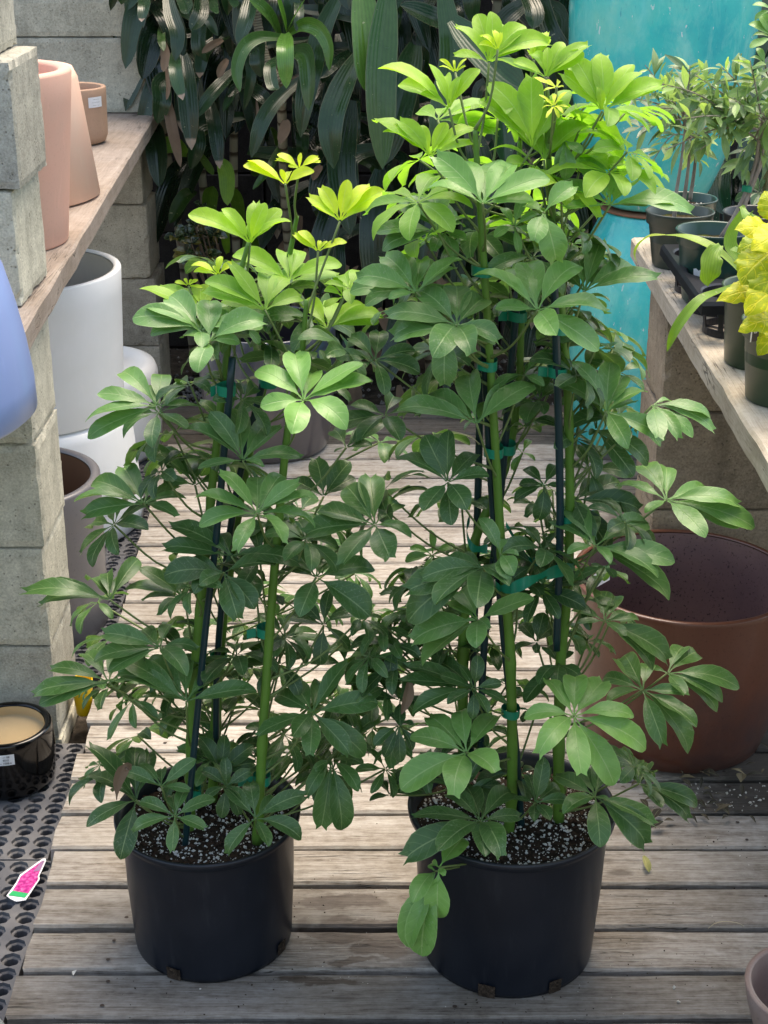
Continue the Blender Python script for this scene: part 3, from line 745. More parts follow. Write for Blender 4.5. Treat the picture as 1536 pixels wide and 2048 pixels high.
def add_scatter_soil(name, c, r, root, seed, per=240, r_in=.0):
    """bumpy potting mix with white perlite grains on top"""
    c = Vector(c); mb = MB(); n = 40; m_ = 14; vs = []; fs = []
    def hgt(x, y): return .007 * noise.noise(Vector((x * 22 + seed, y * 22, 0))) + .004 * noise.noise(Vector((x * 70, y * 70, seed)))
    for j in range(m_ + 1):
        for k in range(n):
            a = 2 * math.pi * k / n; q = r * j / m_; x = q * math.cos(a); y = q * math.sin(a); vs.append(c + Vector((x, y, hgt(x, y))))
    for j in range(m_):
        for k in range(n): k2 = (k + 1) % n; fs.append((j*n+k, (j+1)*n+k, (j+1)*n+k2, j*n+k2))
    mb.add(vs, fs); so = obj('soil', mb, M['soil'], root)
    pb = MB(); pb.smooth = False; rg = random.Random(seed)
    for i in range(per):
        q = r * math.sqrt(rg.random()) * .97; a = rg.random() * 6.283; x = q * math.cos(a); y = q * math.sin(a)
        s_ = .0008 + .0026 * rg.random() ** 2.2; p = c + Vector((x, y, hgt(x, y) + s_ * .3))
        M3 = Matrix.Rotation(rg.random() * 6, 3, 'X') @ Matrix.Rotation(rg.random() * 6, 3, 'Z')
        o8 = [Vector(v) for v in ((1,0,0), (-1,0,0), (0,1,0), (0,-1,0), (0,0,1), (0,0,-1))]
        pb.add([p + M3 @ (v * s_ * rg.uniform(.7, 1.2)) for v in o8], [(0,2,4), (2,1,4), (1,3,4), (3,0,4), (2,0,5), (1,2,5), (3,1,5), (0,3,5)])
    tag(obj('perlite', pb, M['perlite'], so, smooth=False), kind='stuff')
    cb = MB(); cb.smooth = False
    for i in range(420):
        q = r * math.sqrt(rg.random()) * .97; a = rg.random() * 6.283; x = q * math.cos(a); y = q * math.sin(a); s_ = rg.uniform(.002, .006); p = c + Vector((x, y, hgt(x, y) + .001))
        M3 = Matrix.Rotation(rg.random() * 6, 3, 'Z') @ Matrix.Rotation(rg.uniform(-.6, .6), 3, 'X'); e = rg.uniform(.25, .5)
        cb.add([p + M3 @ Vector(v) * s_ for v in ((1,e,0), (-1,e*.7,.1), (-.8,-e,0), (.9,-e*.8,.1), (1,e,.3), (-1,e*.7,.4), (-.8,-e,.3), (.9,-e*.8,.35))], [(4,5,6,7), (0,4,7,3), (0,1,5,4), (1,2,6,5), (2,3,7,6)])
    tag(obj('bark_chips', cb, mat_plain('bark_chips_%d' % seed, (.055, .034, .024), .9, spec=.1), so, smooth=False), kind='stuff')
    return so
def nursery_pot(root, c, rb, rt, h, mat, notches, wall=.0035, lip=.012, under=True):
    prof = [(rb - .006, .0), (rb - .001, .001), (rb, .008), (lerp(rb, rt - .010, .5) + .002, h * .5), (rt - .010, h - lip - .010), (rt - .009, h - lip - .001), (rt, h - lip + .002), (rt + .001, h - .003), (rt, h), (rt - wall, h), (rt - wall - .008, h - lip), (rt - wall - .014, h * .55), (rb - wall, .03), (.0001, .03)]
    b = obj('pot', lathe(prof, c, 96, wob=.0035, seed=c[0] * 7, caps=False), mat, root)
    c = Vector(c)
    for (a, zc, wd, hh) in notches:
        mbn = MB(); vs = []; fs = []; n = 8; zl, zh = zc - hh / 2, zc + hh / 2
        for i in range(n + 1):
            aa = a + (i / n - .5) * wd / rb
            for z in (zl, zh):
                r_ = lerp(rb, rt - .010, z / h) + (.0026)
                vs.append(c + Vector((r_ * math.cos(aa), r_ * math.sin(aa), z + (.0015 * noise.noise(Vector((i * 2.1, z * 90, 3))) if z == zh else 0))))
        for i in range(n): fs.append((i*2, i*2+2, i*2+3, i*2+1))
        mbn.add(vs, fs); obj('drain_hole', mbn, M['soil'], b)
        pb = MB(); pb.smooth = False
        for q in range(16):
            aa = a + rnd.uniform(-.42, .42) * wd / rb; z = rnd.uniform(zl + .002, zh - .002); r_ = lerp(rb, rt - .010, z / h) + .003; s_ = rnd.uniform(.0006, .0016)
            p = c + Vector((r_ * math.cos(aa), r_ * math.sin(aa), z))
            pb.add([p + v * s_ for v in [Vector(q_) for q_ in ((1,0,0), (-1,0,0), (0,1,0), (0,-1,0), (0,0,1), (0,0,-1))]], [(0,2,4), (2,1,4), (1,3,4), (3,0,4), (2,0,5), (1,2,5), (3,1,5), (0,3,5)])
    return b
def tape_band(name, p, r, hgt, root, tail=None):
    """a wrap of tie tape round stem and stake"""
    mb = MB(); n = 16; vs = []; fs = []
    for k in range(n + 1):
        a = 2 * math.pi * k / n
        for z in (-hgt/2, hgt/2): vs.append(p + Vector((r[0] * math.cos(a), r[1] * math.sin(a), z + .001 * math.sin(a * 2))))
    for k in range(n): fs.append((k*2, k*2+2, k*2+3, k*2+1))
    if tail:
        b = len(vs); a0 = p + Vector((-r[0], -r[1] * .4, 0)); a1 = a0 + Vector(tail)
        vs += [a0 + Vector((0, 0, -hgt/2)), a0 + Vector((0, 0, hgt/2)), a1 + Vector((0, 0, -hgt/2)), a1 + Vector((0, 0, hgt/2))]; fs.append((b, b+2, b+3, b+1))
    mb.add(vs, fs); return obj(name, mb, M['tape'], root)
def ribbon(name, pts, hgt, root, thin=None):
    path = spline(pts, 40); mb = MB(); vs = []; fs = []
    for i, p in enumerate(path):
        tw = .5 * math.sin(i * .35)
        w_ = Vector((0, math.sin(tw), math.cos(tw))) * hgt / 2
        vs += [p - w_, p + w_]
    for i in range(len(path) - 1): fs.append((i*2, i*2+2, i*2+3, i*2+1))
    mb.add(vs, fs); return obj(name, mb, M['tape'], root)
# ================================================================ LEFT UMBRELLA PLANT
LEAFW = .95
YR = 1.876; YL = 1.90; cL = (-.2575, YL, 0)
pl_ = thing('umbrella_plant', cL, 'shorter umbrella plant in black nursery pot on the left, with stakes and green ties', 'potted plant', 'pair of potted umbrella plants on the deck')
nursery_pot(pl_, cL, .118, .135, .218, M['bpot'], [(R(-113), .012, .022, .020), (R(-28), .016, .02, .02)])
add_scatter_soil('soil', (cL[0], cL[1], .196), .1235, pl_, 3, 1500)
stL = [px_path([(378, 1700), (386, 1400), (410, 1120), (432, 900), (455, 700), (478, 560), (497, 485)], YL - .02, 60),
       px_path([(515, 1690), (527, 1450), (548, 1150), (577, 850), (602, 720), (613, 600), (590, 470), (594, 430)][:6], YL - .045, 60),
       px_path([(425, 1600), (440, 1300), (472, 1050), (510, 850), (553, 660), (570, 560), (583, 490), (594, 432)], YL + .05, 60)]
for i, p in enumerate(stL): obj('stem', stem_mesh(p, .0078, .0026, i * .3), M['stemM'], pl_)
SKL = [([(366, 1735), (390, 1480), (412, 1250), (435, 1050), (465, 715)], YL - .055), ([(520, 1600), (530, 1400), (545, 1200), (565, 950), (575, 860)], YL - .02), ([(432, 1560), (436, 1300), (470, 1000), (541, 705)], YL + .03)]
skL = [px_path(a, b, 30) for a, b in SKL]
for p in skL: obj('stake', tube(p, .0047, n=10), M['stake'], pl_)
for (x, y, Y, tl) in [(452, 778, YL - .045, (-.006, -.006, 0)), (531, 1261, YL - .035, (-.012, -.006, 0)), (524, 1556, YL - .035, (-.02, -.01, .002)), (385, 1582, YL - .03, (.026, -.008, 0)), (437, 1312, YL + .045, None), (536, 762, YL + .035, None)]:
    tape_band('tie', atY(x, y, Y), (.0125, .014), .0135, pl_, tl)
LV = MB(); YG = MB(); PT = MB()
def CL(code, hub, tips, dy, tone, **k):
    cluster(YG if k.pop('young', False) else LV, PT, code, hub, tips, dy, tone, YL, stL, **k)
CL('7', (930, 1180), [(690, 1020), (665, 1050), (900, 1085), (965, 1090), (1105, 1085)], .0, .9, young=True, mode='v', wr=.2)
CL('7', (1020, 1078), [(880, 985), (875, 1018), (1030, 980), (1140, 1003), (1155, 1035), (950, 1060)], .02, .95, young=True, mode='v')
CL('1', (1360, 885), [(1235, 785), (1250, 815), (1285, 745), (1390, 718), (1480, 740), (1536, 760), (1545, 795)], -.01, .75, young=True, mode='v', wr=.19)
CL('7', (705, 1560), [(310, 1370), (470, 1370), (530, 1330), (745, 1290), (800, 1300), (900, 1335), (960, 1412), (700, 1440)], -.02, .35, young=True, mode='v', wr=.18)
CL('7', (1140, 1610), [(985, 1500), (1015, 1475), (1150, 1540), (1200, 1545), (1320, 1540)], -.02, .85, young=True, mode='v', wr=.2)
CL('7', (955, 1800), [(595, 1625), (750, 1700), (930, 1600), (1020, 1600), (1270, 1760), (1080, 1700), (880, 1740), (1290, 1690)], .01, .12, young=True, wr=.19)
CL('7', (800, 1985), [(400, 1850), (420, 1790), (580, 1680), (820, 1740), (520, 1925), (960, 1770), (1040, 1890), (870, 1900)], -.05, .1, young=True, wr=.18)
CL('7', (500, 1760), [(330, 1690), (345, 1730), (520, 1640), (600, 1680), (470, 1700)], .0, .7, young=True, mode='v')
CL('7', (310, 1830), [(225, 1800), (285, 1780), (330, 1785), (370, 1790), (400, 1840)], .03, .8, young=True, mode='v')
CL('7', (395, 2000), [(0, 1830), (120, 1835), (380, 1800), (440, 1870), (200, 1860)], -.01, .25, young=True, wr=.16)
CL('1', (800, 1320), [(530, 1268), (590, 1225), (600, 1325), (680, 1180), (840, 1200), (960, 1250), (1050, 1300), (810, 1390)], -.07, .62, wr=.22)
CL('8', (150, 470), [(0, 290), (-60, 420), (60, 690), (150, 150), (330, 250), (560, 290), (380, 470)], -.09, .6, wr=.24)
CL('7', (1300, 1900), [(1180, 1850), (1250, 1760), (1344, 1790), (1420, 1830), (1480, 1880), (1180, 1960)], .0, .25, young=True)
CL('8', (1055, 370), [(950, 300), (960, 370), (870, 140), (1110, 160), (1340, 185), (1480, 260), (1450, 300)], .0, .2, young=True, wr=.2)
CL('8', (1220, 60), [(1030, 30), (1180, -60), (1320, -80), (1530, -20), (1536, 60), (1240, 180)], -.02, .2, young=True, wr=.22)
CL('3', (1215, 300), [(1025, 180), (1178, 112), (1250, 185), (1450, 150), (1490, 225), (1388, 405), (1168, 425), (1042, 325)], -.13, .98, wr=.23)
CL('3', (630, 325), [(335, 372), (345, 445), (390, 272), (485, 185), (650, 185), (770, 215), (768, 315), (600, 230)], -.03, .62, wr=.15)
CL('8', (405, 1385), [(-60, 1130), (155, 1010), (360, 980), (585, 1090), (710, 1120), (60, 1450), (860, 1350), (560, 1430)], -.08, .38, wr=.17)
CL('3', (1028, 755), [(780, 680), (795, 800), (885, 580), (1030, 600), (1130, 590), (1195, 625), (1272, 690), (1262, 800), (1135, 858), (945, 900)], -.14, .62, wr=.19)
CL('3', (575, 715), [(295, 705), (330, 750), (365, 620), (490, 560), (650, 590), (720, 640), (705, 765), (745, 690)], -.04, .45, wr=.17)
CL('3', (780, 640), [(540, 480), (600, 520), (740, 520), (790, 530), (900, 610), (650, 620)], .0, .3, wr=.16)
CL('3', (925, 925), [(655, 880), (680, 800), (780, 790), (870, 840), (1100, 930), (1200, 950), (1000, 900)], -.06, .25, wr=.17)
CL('3', (895, 990), [(655, 1000), (740, 950), (950, 1170), (1105, 960), (1020, 1130), (800, 1030)], -.08, .22, wr=.24)
CL('3', (738, 1095), [(568, 1100), (500, 1045), (640, 1150), (650, 1000), (560, 970), (850, 1020)], .0, .28, wr=.18)
CL('3', (440, 1100), [(95, 1065), (158, 1105), (180, 1030), (350, 1000), (430, 980), (555, 935), (500, 1010)], -.03, .3, wr=.13)
CL('3', (640, 1290), [(410, 1230), (370, 1335), (430, 1385), (560, 1210), (700, 1190), (790, 1290), (740, 1385)], -.07, .34, wr=.19)
CL('5', (435, 130), [(125, 165), (155, 215), (200, 70), (330, 10), (480, 0), (600, 40), (640, 110)], -.06, .36, wr=.14)
CL('5', (745, 205), [(470, 90), (480, 30), (600, 30), (740, 20), (890, 70), (1025, 155), (650, 180), (850, 160)], -.08, .4, wr=.16)
CL('3', (1265, 1010), [(1200, 1155), (1270, 880), (1370, 890), (1480, 1165), (1500, 970), (1150, 880), (1140, 960)], -.07, .32, wr=.24)
CL('3', (1500, 800), [(1215, 830), (1270, 740), (1385, 640), (1480, 600), (1370, 950), (1600, 700), (1640, 840), (1560, 930)], -.05, .35, wr=.21)
CL('3', (1295, 685), [(1170, 620), (1265, 530), (1400, 545), (1420, 610)], .03, .12, wr=.26)
CL('3', (1385, 490), [(1340, 505), (1330, 420), (1480, 400), (1490, 480), (1536, 380)], -.02, .15, wr=.24)
CL('5', (1250, 250), [(1025, 335), (1170, 345), (1100, 170), (1165, 130), (1290, 130), (1390, 45), (1400, 410), (1465, 420), (1510, 200), (1240, 420)], -.05, .36, wr=.19)
CL('5', (1325, 440), [(1225, 580), (1285, 710), (1370, 725), (1435, 560), (1250, 480), (1450, 450)], -.02, .36, wr=.18, mode='d')
CL('5', (700, 665), [(525, 720), (560, 605), (685, 580), (745, 550), (860, 595), (820, 715), (690, 805)], -.125, .3, wr=.2)
CL('5', (1022, 672), [(905, 812), (900, 545), (1000, 520), (1072, 778), (1208, 752), (1220, 575), (1110, 590)], -.11, .26, wr=.2)
CL('5', (545, 600), [(345, 700), (360, 500), (358, 380), (540, 378), (480, 835), (600, 400), (450, 560)], -.07, .1, wr=.19)
CL('5', (645, 545), [(495, 480), (560, 450), (650, 470), (780, 435), (760, 560)], -.09, .3, wr=.18)
CL('5', (905, 545), [(820, 590), (885, 672), (970, 600), (810, 480), (900, 430), (1000, 480), (960, 660)], -.06, .14, wr=.24)
CL('5', (880, 490), [(750, 400), (800, 350), (900, 340), (1010, 380), (1020, 450)], -.01, .12, wr=.2)
CL('0', (648, 1250), [(570, 1235), (600, 1200), (660, 1180), (720, 1210), (700, 1300), (640, 1330)], .02, .12)
CL('0', (560, 1330), [(470, 1330), (500, 1290), (560, 1270), (640, 1300), (600, 1390), (520, 1390)], .01, .15)
CL('0', (690, 1330), [(620, 1320), (680, 1270), (760, 1290), (770, 1350), (720, 1400), (650, 1390)], .03, .2)
CL('0', (700, 1475), [(640, 1440), (690, 1410), (760, 1430), (740, 1500), (690, 1540)], .03, .22)
CL('0', (520, 1120), [(600, 1070), (640, 1130), (560, 1050), (480, 1180), (500, 1040)], -.03, .2)
CL('0', (450, 850), [(380, 840), (400, 800), (460, 780), (520, 800), (520, 850)], .03, .22)
CL('0', (660, 760), [(600, 735), (640, 700), (700, 705), (730, 750), (700, 800)], .04, .3)
CL('0', (470, 640), [(390, 655), (420, 610), (480, 580), (540, 625), (520, 690), (440, 705)], -.04, .6, wr=.23)
rg = random.Random(11)
for i in range(34):
    st = rg.choice(stL); q = st[int(rg.uniform(.06, .84) * 59)]
    a = rg.uniform(-.6, 3.7); rad = rg.uniform(.03, .12)
    out = Vector((math.cos(a), math.sin(a), 0)); Hb = q + out * rad + Vector((0, 0, .05))
    rnd.seed(i + 100); rand_cluster(LV, PT, Hb, rg.uniform(.05, .085), rg.choice((6, 7, 8)), rg.uniform(.05, .28), stL, out)
rg = random.Random(51)
for i in range(56):
    t_ = rg.random()
    if t_ < .5: px, py = rg.uniform(190, 780), rg.uniform(1180, 1600)
    elif t_ < .68: px, py = rg.uniform(560, 770), rg.uniform(1080, 1560)
    else: px, py = rg.uniform(330, 760), rg.uniform(640, 1180)
    rnd.seed(i + 1100); Hb = atY(px, py, YL + rg.uniform(-.01, .15)); out = (Hb - Vector((cL[0], YL, Hb.z))).normalized()
    rand_cluster(LV, PT, Hb, rg.uniform(.045, .08), rg.choice((6, 7, 8)), rg.uniform(.08, .4), stL, out, up=.5, droopz=rg.uniform(.05, .45), wr=.18)
wl_ = MB(); rnd.seed(8)
strap(wl_, [atY(233, 1600, YL - .1), atY(236, 1560, YL - .105), atY(250, 1528, YL - .11), atY(262, 1540, YL - .1)], .018, (.3, -1, .2), .5, n=10, fold=.6, prof=LANC)
obj('withered_leaflet', wl_, M['dead'], pl_); wl_ = MB()
strap(wl_, [atY(820, 1345, YR - .02), atY(815, 1390, YR - .03), atY(802, 1430, YR - .03)], .016, (.3, -1, .2), .5, n=10, fold=.6, prof=LANC)
wl2_ = wl_
tag(obj('foliage', LV, M['leafS'], pl_)); yo = obj('new_growth', YG, M['leafY'], pl_); yo['label'] = 'bright lime-green young leaves at the top'
obj('leaf_stalks', PT, M['petM'], pl_)
# ================================================================ RIGHT UMBRELLA PLANT
cR = (.184, YR, 0)
pr_ = thing('umbrella_plant', cR, 'taller umbrella plant in wide black nursery pot, right of the other, reaching the frame top', 'potted plant', 'pair of potted umbrella plants on the deck')
nursery_pot(pr_, cR, .127, .149, .245, M['bpot'], [(R(-107), .012, .024, .022), (R(-62), .013, .02, .022)])
add_scatter_soil('soil', (cR[0], cR[1], .220), .137, pr_, 8, 1900)
stR = [px_path([(1012, 1705), (1024, 1570), (1020, 1300), (1003, 1100), (985, 800), (966, 500), (955, 340), (950, 260)], YR - .03, 60),
       px_path([(1117, 1650), (1120, 1350), (1138, 1130), (1136, 800), (1112, 500), (1099, 350), (1094, 180)], YR - .01, 60),
       px_path([(928, 1590), (926, 1300), (945, 1100), (1005, 950), (1035, 800), (1042, 600), (1035, 400), (1040, 280)], YR + .055, 60)]
for i, p in enumerate(stR): obj('stem', stem_mesh(p, .0085, .0028, i * .37), M['stemM'], pr_)
SKR = [([(1047, 1712), (1032, 1500), (1010, 1300), (985, 1000), (969, 700), (965, 580)], YR - .02), ([(1113, 1300), (1120, 1050), (1116, 800), (1108, 560)], YR - .035), ([(960, 1540), (968, 1300), (1000, 1000), (1020, 760), (1032, 622)], YR + .03), ([(940, 1560), (950, 1200), (958, 900), (960, 720)], YR + .07)]
skR = [px_path(a, b, 30) for a, b in SKR]
for p in skR: obj('stake', tube(p, .0052, n=10), M['stake'], pr_)
for (x, y, Y, tl) in [(974, 728, YR - .025, None), (1114, 742, YR - .025, (-.012, -.008, .004)), (1115, 655, YR - .025, None), (987, 902, YR - .02, None), (1012, 895, YR + .03, None), (1034, 630, YR + .035, (-.012, -.01, .003)), (964, 540, YR - .025, None), (1021, 1422, YR - .03, None), (1136, 1037, YR - .02, None)]:
    tape_band('tie', atY(x, y, Y), (.013, .015), .0125, pr_, tl)
ribbon('tie', [atY(1022, 1178, YR - .06), atY(1060, 1162, YR - .065), atY(1105, 1145, YR - .055), atY(1141, 1136, YR - .035), atY(1150, 1128, YR)], .017, pr_)
ribbon('tie', [atY(1022, 1178, YR - .06), atY(995, 1175, YR - .04), atY(985, 1160, YR)], .013, pr_)
ribbon('tie', [atY(940, 1035, YR + .06), atY(933, 1062, YR + .03), atY(945, 1095, YR + .02), atY(975, 1098, YR + .01)], .013, pr_)
ribbon('tie', [atY(1012, 1048, YR - .02), atY(1030, 1078, YR - .01), atY(1052, 1112, YR), atY(1075, 1135, YR)], .0075, pr_)
ribbon('tie', [atY(1045, 1115, YR), atY(1070, 1120, YR), atY(1085, 1128, YR - .01)], .0065, pr_)
LV = MB(); YG = MB(); PT = MB()
def CR_(code, hub, tips, dy, tone, **k):
    cluster(YG if k.pop('young', False) else LV, PT, code, hub, tips, dy, tone, YR, stR, **k)
CR_('2', (420, 250), [(285, 110), (280, 215), (375, 55), (432, 45), (470, 80), (560, 95), (582, 150), (660, 160)], .0, .3, young=True, mode='v', wr=.2)
CR_('2', (455, 200), [(390, 140), (440, 120), (470, 130), (380, 175)], -.03, .8, young=True, mode='v', wr=.22)
CR_('2', (260, 435), [(-20, 265), (60, 330), (180, 255), (245, 300), (300, 310), (375, 270), (150, 370)], -.02, .35, young=True, mode='v', wr=.18)
CR_('2', (285, 290), [(225, 235), (222, 265), (330, 235), (325, 262), (280, 240)], .03, .9, young=True, mode='v', wr=.12)
CR_('2', (185, 625), [(-30, 470), (0, 520), (60, 480), (150, 500), (250, 490), (370, 510), (390, 575)], -.03, .4, young=True, mode='v', wr=.19)
CR_('2', (215, 480), [(140, 440), (250, 430), (360, 410), (470, 450), (450, 530)], .05, .1, young=True, wr=.25)
CR_('2', (648, 310), [(430, 230), (520, 240), (590, 210), (655, 190), (740, 200), (800, 210), (820, 178), (715, 165)], -.02, .3, young=True, mode='v', wr=.19)
CR_('2', (600, 240), [(572, 200), (625, 130), (655, 125), (580, 170), (665, 155)], .03, .5, young=True, mode='v', wr=.2)
CR_('2', (873, 445), [(715, 290), (760, 230), (810, 255), (865, 212), (995, 250), (1030, 290), (1118, 330), (1110, 350), (860, 350)], -.03, .28, young=True, mode='v', wr=.2)
CR_('2', (815, 415), [(740, 270), (770, 240), (880, 215)], .03, .15, young=True, mode='v', wr=.22)
CR_('2', (678, 425), [(620, 380), (635, 430), (650, 470), (700, 470), (740, 430), (730, 365), (680, 375), (645, 400), (715, 450)], -.06, .95, young=True, wr=.13)
CR_('2', (690, 350), [(600, 310), (640, 320), (720, 345), (700, 320), (640, 360)], -.04, .9, young=True, wr=.15)
CR_('2', (395, 815), [(165, 750), (205, 620), (300, 640), (450, 640), (515, 650), (660, 705), (600, 800), (440, 790)], -.1, .9, wr=.22)
CR_('2', (595, 590), [(385, 395), (420, 330), (520, 400), (590, 300), (690, 385), (740, 350), (555, 500), (620, 510)], -.03, .2, young=True, wr=.2)
CR_('2', (640, 640), [(560, 500), (640, 490), (720, 470), (815, 490), (700, 530), (760, 520)], -.02, .2, young=True, wr=.22)
CR_('2', (905, 820), [(695, 720), (790, 620), (880, 690), (1005, 720), (1235, 840), (1190, 830), (720, 830), (1055, 815)], -.06, .8, wr=.18)
CR_('2', (780, 690), [(690, 660), (860, 600), (960, 650), (920, 620), (730, 540)], .02, .15, young=True, wr=.2)
CR_('2', (720, 560), [(725, 720), (700, 690), (790, 610)], -.02, .55, wr=.22, mode='d')
CR_('2', (640, 850), [(690, 1045), (600, 960), (760, 740), (560, 820)], -.1, .8, wr=.30, mode='d')
CR_('2', (520, 905), [(440, 945), (470, 830), (560, 790), (620, 850), (600, 930), (540, 1010)], -.03, .7, wr=.2)
CR_('2', (215, 925), [(-40, 930), (55, 800), (90, 785), (200, 770), (300, 860), (320, 900), (-10, 985)], -.05, .5, wr=.24)
CR_('2', (240, 930), [(280, 1030), (200, 1000), (120, 1010), (330, 960)], .0, .6, wr=.24)
CR_('2', (130, 1170), [(-110, 1100), (0, 1020), (60, 1010), (150, 1030), (310, 1030), (290, 1060), (20, 1190), (-50, 1170)], -.08, .62, wr=.2)
CR_('2', (615, 1240), [(365, 1085), (445, 1230), (505, 1065), (570, 1040), (780, 1055), (895, 1240), (860, 1400), (690, 1340)], -.11, .68, wr=.2)
CR_('2', (800, 1165), [(700, 1060), (760, 1000), (870, 955), (960, 1060), (1100, 1105), (1010, 1070), (850, 1060)], -.02, .5, wr=.17)
CR_('2', (290, 1300), [(10, 1250), (30, 1330), (140, 1160), (290, 1140), (400, 1190), (460, 1350), (350, 1400), (200, 1410)], -.11, .42, wr=.22)
CR_('4', (250, 20), [(40, 60), (140, -50), (240, 240), (300, 60), (450, 60), (120, -10)], -.12, .48, wr=.24)
CR_('4', (370, 395), [(55, 325), (120, 360), (150, 285), (340, 190), (430, 300), (525, 255), (600, 235), (240, 300)], -.09, .55, wr=.2)
CR_('4', (890, 345), [(690, 225), (755, 145), (905, 150), (960, 200), (1050, 260), (975, 480), (1130, 450), (1010, 300)], -.05, .6, wr=.19)
CR_('4', (1075, 320), [(1150, 300), (1310, 355), (1325, 415), (1240, 440), (1180, 455), (1100, 450)], -.02, .62, wr=.16)
CR_('4', (850, 420), [(760, 170), (890, 200), (1060, 555), (1000, 605), (950, 480), (820, 440)], .02, .25, wr=.18)
CR_('4', (1130, 700), [(925, 640), (1010, 555), (1130, 562), (1295, 650), (1420, 710), (1485, 805), (1285, 840), (1050, 740), (1430, 800)], -.03, .66, wr=.16)
CR_('4', (845, 885), [(665, 780), (725, 720), (800, 720), (1055, 790), (1165, 945), (1155, 1085), (905, 945), (735, 905), (1100, 1000)], -.08, .5, wr=.18)
CR_('4', (255, 630), [(50, 530), (165, 440), (260, 420), (375, 505), (420, 600), (330, 730), (270, 800), (160, 740)], -.07, .25, wr=.24)
CR_('4', (465, 915), [(490, 1010), (540, 920), (385, 770), (455, 850), (520, 1000)], -.12, .5, wr=.28)
CR_('4', (395, 970), [(205, 1105), (90, 1060), (90, 1180), (250, 930), (300, 920), (370, 1125), (500, 1040), (150, 1010)], -.1, .28, wr=.19)
CR_('4', (375, 1180), [(600, 1090), (420, 1210), (150, 1360), (370, 1285), (110, 1260), (240, 1110), (300, 1050), (330, 1180)], -.12, .6, wr=.25)
CR_('4', (600, 960), [(500, 1030), (700, 830), (560, 840), (480, 890), (640, 1030)], -.02, .18, wr=.18)
CR_('4', (640, 640), [(520, 700), (560, 570), (690, 560), (700, 640), (620, 780), (540, 640)], .0, .2, wr=.26)
CR_('4', (620, 300), [(470, 360), (530, 220), (640, 180), (700, 250), (570, 380), (640, 350)], .03, .3, wr=.28)
CR_('4', (560, 200), [(440, 250), (480, 230), (600, 160), (680, 100), (640, 240)], -.02, .5, wr=.2)
CR_('4', (760, 700), [(860, 640), (900, 900), (1030, 730), (950, 620), (720, 620), (830, 850)], .0, .1, wr=.2)
CR_('4', (610, 1270), [(545, 1190), (670, 1210), (610, 1310), (520, 1300), (640, 1150)], .02, .15, wr=.28)
CR_('6', (760, 265), [(645, 108), (765, 95), (880, 120), (1000, 262), (1050, 395), (925, 540), (790, 498), (620, 400), (560, 265)], -.15, .86, wr=.19)
CR_('6', (330, 410), [(105, 345), (175, 255), (310, 230), (460, 255), (445, 480), (275, 565), (65, 555)], -.13, .72, wr=.22)
CR_('6', (385, 685), [(115, 660), (205, 660), (255, 565), (325, 540), (445, 545), (510, 565), (548, 665), (405, 825), (470, 810), (215, 800), (80, 830)], -.13, .2, wr=.18)
CR_('6', (605, 612), [(510, 590), (570, 490), (640, 430), (660, 470), (600, 680), (665, 670), (740, 600), (700, 540)], -.1, .22, wr=.19)
CR_('6', (845, 585), [(680, 500), (800, 470), (865, 470), (725, 640), (865, 785), (1060, 775), (1085, 700), (900, 600)], -.12, .3, wr=.21)
CR_('9', (510, 1160), [(230, 1070), (270, 1240), (380, 910), (320, 930), (560, 980), (650, 1530), (840, 1590), (880, 1400), (800, 1180)], -.04, .42, wr=.17)
CR_('9', (680, 1045), [(900, 900), (800, 860), (1170, 1145), (1065, 1230), (1030, 1300), (800, 1190), (560, 1000)], .0, .45, wr=.15)
CR_('9', (485, 1800), [(320, 1560), (410, 1725), (550, 1655), (590, 1700), (895, 1935), (840, 2030), (640, 1960), (480, 1640)], -.03, .2, wr=.17)
CR_('9', (250, 690), [(10, 620), (60, 700), (220, 480), (330, 500), (430, 640), (600, 1010), (700, 940), (380, 780), (490, 670)], -.01, .35, wr=.18)
CR_('9', (250, 320), [(40, 400), (150, 310), (330, 300), (320, 390), (200, 330)], -.04, .35, wr=.22)
CR_('6', (220, 870), [(322, 745), (218, 1075), (190, 850), (240, 900)], -.165, .95, wr=.27)
CR_('6', (205, 885), [(150, 1225), (85, 1190), (115, 1010), (175, 860)], -.155, .75, wr=.2, mode='d')
CR_('6', (360, 155), [(255, 210), (225, 100), (300, 60), (375, 20), (355, 275), (490, 215), (470, 130), (415, 250)], -.08, .2, wr=.22)
CR_('6', (350, 150), [(90, 60), (60, 120), (200, 40), (110, 250)], -.05, .25, wr=.16)
CR_('6', (60, 300), [(0, 430), (65, 450), (115, 400), (-40, 380), (20, 250), (120, 300)], -.04, .14, wr=.2, mode='d')
CR_('6', (700, 60), [(560, 210), (650, -20), (740, 0), (690, 140), (780, 100), (620, 130)], -.02, .2, wr=.22)
CR_('0', (865, 1110), [(810, 1120), (820, 1095), (860, 1060), (910, 1090), (900, 1130), (850, 1150)], .06, .78)
CR_('0', (1045, 905), [(1010, 890), (1025, 940), (1070, 920), (1060, 880)], .06, .7)
CR_('0', (790, 1290), [(700, 1290), (750, 1250), (820, 1240), (840, 1310), (780, 1360)], .02, .12)
CR_('0', (800, 1400), [(720, 1390), (760, 1350), (830, 1350), (860, 1410), (800, 1450)], .0, .12)
CR_('0', (830, 1180), [(760, 1190), (800, 1140), (850, 1130), (880, 1190), (820, 1230)], .05, .1)
CR_('0', (750, 720), [(670, 710), (700, 670), (760, 660), (830, 700), (840, 745), (770, 790), (690, 770)], -.03, .22, wr=.22)
CR_('0', (770, 830), [(670, 850), (700, 810), (790, 790), (840, 830), (800, 880), (720, 880)], -.02, .16, wr=.24)
CR_('0', (820, 580), [(700, 580), (740, 540), (800, 520), (880, 530), (900, 590), (730, 610)], -.03, .55, wr=.2)
